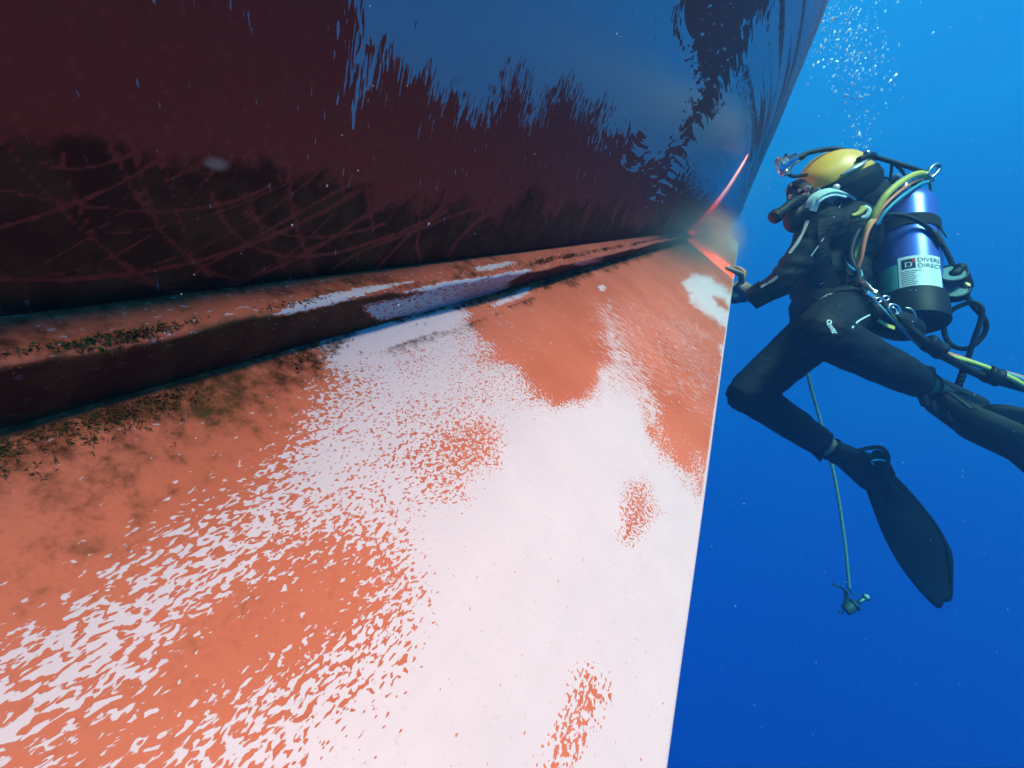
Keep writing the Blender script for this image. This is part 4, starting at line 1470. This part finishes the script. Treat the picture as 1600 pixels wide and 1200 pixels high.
zL = lambda x, y: 1.62 - (x - 1540) * .0009
fL, nL = fin('L', J['anL'], None,
             [(1508, 652), (1540, 690), (1580, 722), (1640, 775), (1720, 850), (1790, 905), (1830, 905), (1850, 860), (1800, 780), (1720, 700), (1640, 650), (1570, 632), (1530, 634)],
             zL, 1, 'black fin of the outstretched leg, running out of the right of the frame')
pkL = organic('foot_pocket', [capsule_geo(at(1470, 628, 1.72), at(1530, 660, 1.66), .052, .070), capsule_geo(at(1528, 660, 1.66), at(1600, 690, 1.60), .070, .075),
                              capsule_geo(at(1600, 688, 1.60), at(1680, 735, 1.54), .070, .030)], .007, 5)
link('foot_pocket', pkL, M['fin'], fL)
tube('heel_strap', [at(1520, 640, 1.60), at(1500, 625, 1.63), at(1478, 612, 1.67), at(1462, 618, 1.70)], .012, M['rubber'], fL, 6, 8, .5)
for k in range(7):
    x, y = 1446 + k * 12, 632 + k * 8
    lathe('sole_tread', at(x, y, 1.70 - k * .008), iv(.2, -1, .2), [(-.03, .016), (.004, .014), (.008, .008)], M['rubber'], fL, 8)
tube('strap_end', [at(1456, 640, 1.69), at(1461, 646, 1.68), at(1466, 652, 1.68)], .003, M['webbing'], fL, 3, 6)

# ------------------------------------------------------------------ rope with a weight
rope_pts = spline([at(1262, 585, 2.32), at(1268, 610, 2.31), at(1281, 655, 2.30), at(1297, 715, 2.28), at(1310, 780, 2.26), at(1320, 850, 2.24), at(1325, 900, 2.23), at(1327, 922, 2.225)], 26)
rf = frames(rope_pts)
rp_ = empty('hanging_rope', rope_pts[-1], 'thin green rope hanging straight down behind the bent leg', 'rope')
for s in range(3):
    pts = []
    for i, (c, (t, n, b)) in enumerate(zip(rope_pts, rf)):
        a = s * 2 * math.pi / 3 + i * .40
        pts.append(c + (n * math.cos(a) + b * math.sin(a)) * .0040)
    tube('strand', pts, .0036, M['rope'], rp_, raw=True, seg=6)
for k in range(40):
    i = random.randrange(4, len(rope_pts) - 4)
    a = random.uniform(0, 6.28); t, n, b = rf[i]
    d = n * math.cos(a) + b * math.sin(a)
    tube('frayed_end', [rope_pts[i] + d * .006, rope_pts[i] + d * random.uniform(.010, .018) + t * random.uniform(-.008, .008)], .0010, M['rope'], rp_, 2, 4)

wt = empty('rope_weight', at(1335, 940, 2.22), 'small weathered metal fitting tied to the end of the hanging rope', 'weight')
W = lambda x, y, dz=0.0: at(x, y, 2.22 + dz)
lathe('weight_body', W(1320, 954), W(1346, 938) - W(1320, 954), [(0, .014), (.003, .026), (.035, .028), (.045, .022), (.05, .030), (.058, .030), (.06, .018)], M['mud'], wt, 14)
tube('bolt', [W(1340, 942), W(1352, 935), W(1357, 931)], .012, M['steel'], wt, 3, 8)
lathe('bolt_head', W(1352, 934), W(1360, 929) - W(1352, 934), [(0, .020), (.012, .020), (.014, .014)], M['steel'], wt, 6, smooth=False)
tube('lug', [W(1322, 922), W(1322, 935), W(1321, 948)], .013, M['mud'], wt, 4, 8, .6)
tube('prong', [W(1323, 924), W(1312, 917), W(1302, 913)], lambda t: .0045 + .002 * t, M['mud'], wt, 4, 7)
tube('prong', [W(1321, 909, -.02), W(1326, 918, -.02), W(1333, 928, -.02)], .004, M['steel'], wt, 4, 7)
tube('tie_wire', [W(1333, 926), W(1340, 929), W(1346, 932)], .0025, M['steel'], wt, 4, 6)
rg = W(1314, 957)
tube('ring', [rg + iv(.010 * math.cos(a), .008 * math.sin(a), 0) for a in np.linspace(0, 6.1, 12)], .003, M['mud'], wt, raw=True, seg=6)

# ------------------------------------------------------------------ exhaust bubbles rising from the helmet
bmat = NT('air_bubble')
bmat.set(color=(.95, .95, .95), rough=.08)
bmat.b.inputs['Transmission Weight'].default_value = .45
bmat.b.inputs['IOR'].default_value = 1 / 1.33
mir = NT('bubble_mirror'); mir.set(color=(.9, .9, .9), rough=.12, metal=1.0)
br = np.random.default_rng(21)


def blobs(items, seg=8, rings=5):
    geo_ = []
    for c, rx, ry, d in items:
        t = d.normalized(); n = t.orthogonal().normalized(); b = t.cross(n)
        vs, fs = [], []
        for i in range(rings):
            th = .25 + (math.pi - .5) * i / (rings - 1)
            for k in range(seg):
                a = 2 * math.pi * k / seg
                vs.append(c + t * (ry * math.cos(th)) + (n * math.cos(a) + b * math.sin(a)) * (rx * math.sin(th)))
        for i in range(rings - 1):
            for k in range(seg):
                fs.append((i * seg + k, i * seg + (k + 1) % seg, (i + 1) * seg + (k + 1) % seg, (i + 1) * seg + k))
        fs += [tuple(range(seg)), tuple(range((rings - 1) * seg, rings * seg))[::-1]]
        geo_.append((vs, fs))
    return mesh('bubbles', *join(geo_))


items = []
# axis of the plume in the picture: (x, y, half width, share)
plume = [(1344, 232, 10, 14), (1346, 205, 14, 24), (1340, 180, 26, 26), (1335, 150, 44, 34), (1345, 110, 36, 50), (1322, 95, 50, 60), (1315, 65, 48, 90), (1300, 40, 40, 80), (1305, 12, 45, 80), (1310, -10, 50, 50), (1270, 20, 20, 30)]
for x, y, hw, cnt in plume:
    for _ in range(int(cnt * 1.25)):
        px_, py_ = x + br.normal(0, hw * .85), y + br.normal(0, 20)
        r = abs(br.normal(.0013, .0014)) + .0009
        d = iv(.45 + br.normal(0, .25), .9, br.normal(0, .3))
        items.append((at(px_, py_, 2.3 + br.normal(0, .14)), r, r * br.uniform(.9, 2.6), d))
tag(link('bubbles', blobs(items), bmat.m), 'plume of fine air bubbles rising from behind the helmet', 'bubbles', kind='stuff')
BIG = [(1322, 150, .011, 'leftmost large bubble of the curved row above the helmet'), (1333, 154, .008, 'second large bubble from the left in the curved row above the helmet'),
       (1345, 153, .010, 'third large bubble from the left in the curved row above the helmet'), (1356, 149, .008, 'rightmost large bubble of the curved row above the helmet'),
       (1306, 29, .011, 'larger flattened bubble near the top edge beside the hull'), (1325, 20, .007, 'smaller bubble at the top edge, right of the larger flattened one')]
for x, y, rr, lb in BIG:
    o = link('air_bubble', blobs([(at(x, y, 2.2), rr, rr * .5, iv(br.normal(0, .2), 1, .2))], 16, 9), bmat.m)
    tag(o, lb, 'bubble', 'large bubbles in the exhaust plume')

# drifting particles
items = []
for _ in range(280):
    px_, py_ = br.uniform(0, 1600), br.uniform(0, 1150)
    zz = br.uniform(.35, 2.6)
    p = at(px_, py_, zz)
    # keep them in open water, in front of hull and keel
    ang = math.degrees(math.atan2(p.z, p.x)); d = math.hypot(p.x, p.z)
    if (ang > 62 or ang < -104) and d > .13:
        k = br.uniform(.3, .12 / d * 1.1 if .12 / d * 1.1 > .3 else .31)
        p = p * k; zz *= k
    r = .0007 * zz * abs(br.normal(.75, .35)) + .00012
    items.append((p, r, r * br.uniform(1, 2.2), iv(.4 + br.normal(0, .4), .9, 0)))
pmat = NT('marine_snow'); pmat.set(color=(.55, .6, .6), rough=.8)
tag(link('drifting_particles', blobs(items, 6, 4), pmat.m), 'tiny pale particles drifting in the water', 'particles', kind='stuff')

# ------------------------------------------------------------------ silt stirred up in the corner by the diver
def puff(name, c, ax, ay, az, dens, col, label, noise=6):
    vs, fs = ell_geo((0, 0, 0), (1, 0, 0), (0, 1, 0), (0, 0, 1), 16)
    o = bpy.data.objects.new(name, mesh(name, vs, fs))
    COL.objects.link(o)
    m = Matrix([[ax[i], ay[i], az[i], c[i]] for i in range(3)] + [[0, 0, 0, 1]])
    o.matrix_world = m
    mt = bpy.data.materials.new(name); mt.use_nodes = True
    n, l = mt.node_tree.nodes, mt.node_tree.links
    n.clear()
    out = n.new('ShaderNodeOutputMaterial'); pv_ = n.new('ShaderNodeVolumePrincipled')
    tc = n.new('ShaderNodeTexCoord')
    ln = n.new('ShaderNodeVectorMath'); ln.operation = 'LENGTH'
    l.new(tc.outputs['Object'], ln.inputs[0])
    mr_ = n.new('ShaderNodeMapRange'); mr_.interpolation_type = 'SMOOTHSTEP'
    mr_.inputs['From Min'].default_value = 1.0; mr_.inputs['From Max'].default_value = .15
    l.new(ln.outputs['Value'], mr_.inputs['Value'])
    nz = n.new('ShaderNodeTexNoise'); nz.inputs['Scale'].default_value = noise * .35; nz.inputs['Detail'].default_value = 2
    l.new(tc.outputs['Object'], nz.inputs['Vector'])
    mu = n.new('ShaderNodeMath'); mu.operation = 'MULTIPLY'
    l.new(mr_.outputs[0], mu.inputs[0]); l.new(nz.outputs['Fac'], mu.inputs[1])
    m2 = n.new('ShaderNodeMath'); m2.operation = 'MULTIPLY'; m2.inputs[1].default_value = dens * 2
    l.new(mu.outputs[0], m2.inputs[0]); l.new(m2.outputs[0], pv_.inputs['Density'])
    pv_.inputs['Color'].default_value = (*col, 1)
    l.new(pv_.outputs[0], out.inputs['Volume'])
    o.data.materials.append(mt)
    return tag(o, label, name.replace('_', ' '), kind='stuff')


puff('silt_cloud', Vector((-.165, 2.0, .03)), Vector((.14, 0, .02)), Vector((0, 1.25, 0)), Vector((-.02, 0, .16)), 1.7, (.36, .55, .55),
     'pale cloud of stirred-up silt in the corner of hull and keel')

puff('silt_haze', Vector((-.16, 2.9, -.03)), Vector((.16, 0, -.12)), Vector((0, 2.2, 0)), Vector((.08, 0, .18)), 1.3, (.40, .62, .62),
     'thin veil of silt spreading along the far part of the keel')
fl_ = puff('drifting_flake', at(338, 256, .16), at(357, 268, .16) - at(338, 256, .16), at(330, 268, .16) - at(338, 256, .16), (at(338, 256, .165) - at(338, 256, .16)), 70, (.72, .8, .8),
           'soft pale flake drifting close in front of the dark weedy hull at left')
fl_['category'] = 'flake'

# ------------------------------------------------------------------ sea water haze: one closed box of even density round everything
hb = bpy.data.meshes.new('haze')
bm = bmesh.new()
bmesh.ops.create_cube(bm, size=1)
bmesh.ops.scale(bm, vec=(10.5, 18.0, 6.9), verts=bm.verts)
bmesh.ops.translate(bm, vec=(2.9, 6.0, -2.15), verts=bm.verts)
bm.to_mesh(hb); bm.free()
hz = link('haze', hb, None, None, smooth=False)
hm = bpy.data.materials.new('sea_water')
hm.use_nodes = True
hn = hm.node_tree.nodes
hn.clear()
ho = hn.new('ShaderNodeOutputMaterial')
pv = hn.new('ShaderNodeVolumePrincipled')
DENS = .45
SIG_S = np.array([.008, .030, .066]); SIG_A = np.array([.38, .020, .006])
colr = SIG_S / DENS
absr = (1 - SIG_A / (DENS * (1 - colr))) ** 2
pv.inputs['Density'].default_value = DENS
pv.inputs['Color'].default_value = (*colr, 1)
pv.inputs['Absorption Color'].default_value = (*absr, 1)
pv.inputs['Anisotropy'].default_value = .3
hm.node_tree.links.new(pv.outputs[0], ho.inputs['Volume'])
hb.materials.append(hm)
tag(hz, 'clear blue sea water filling the whole view', 'water', kind='stuff')
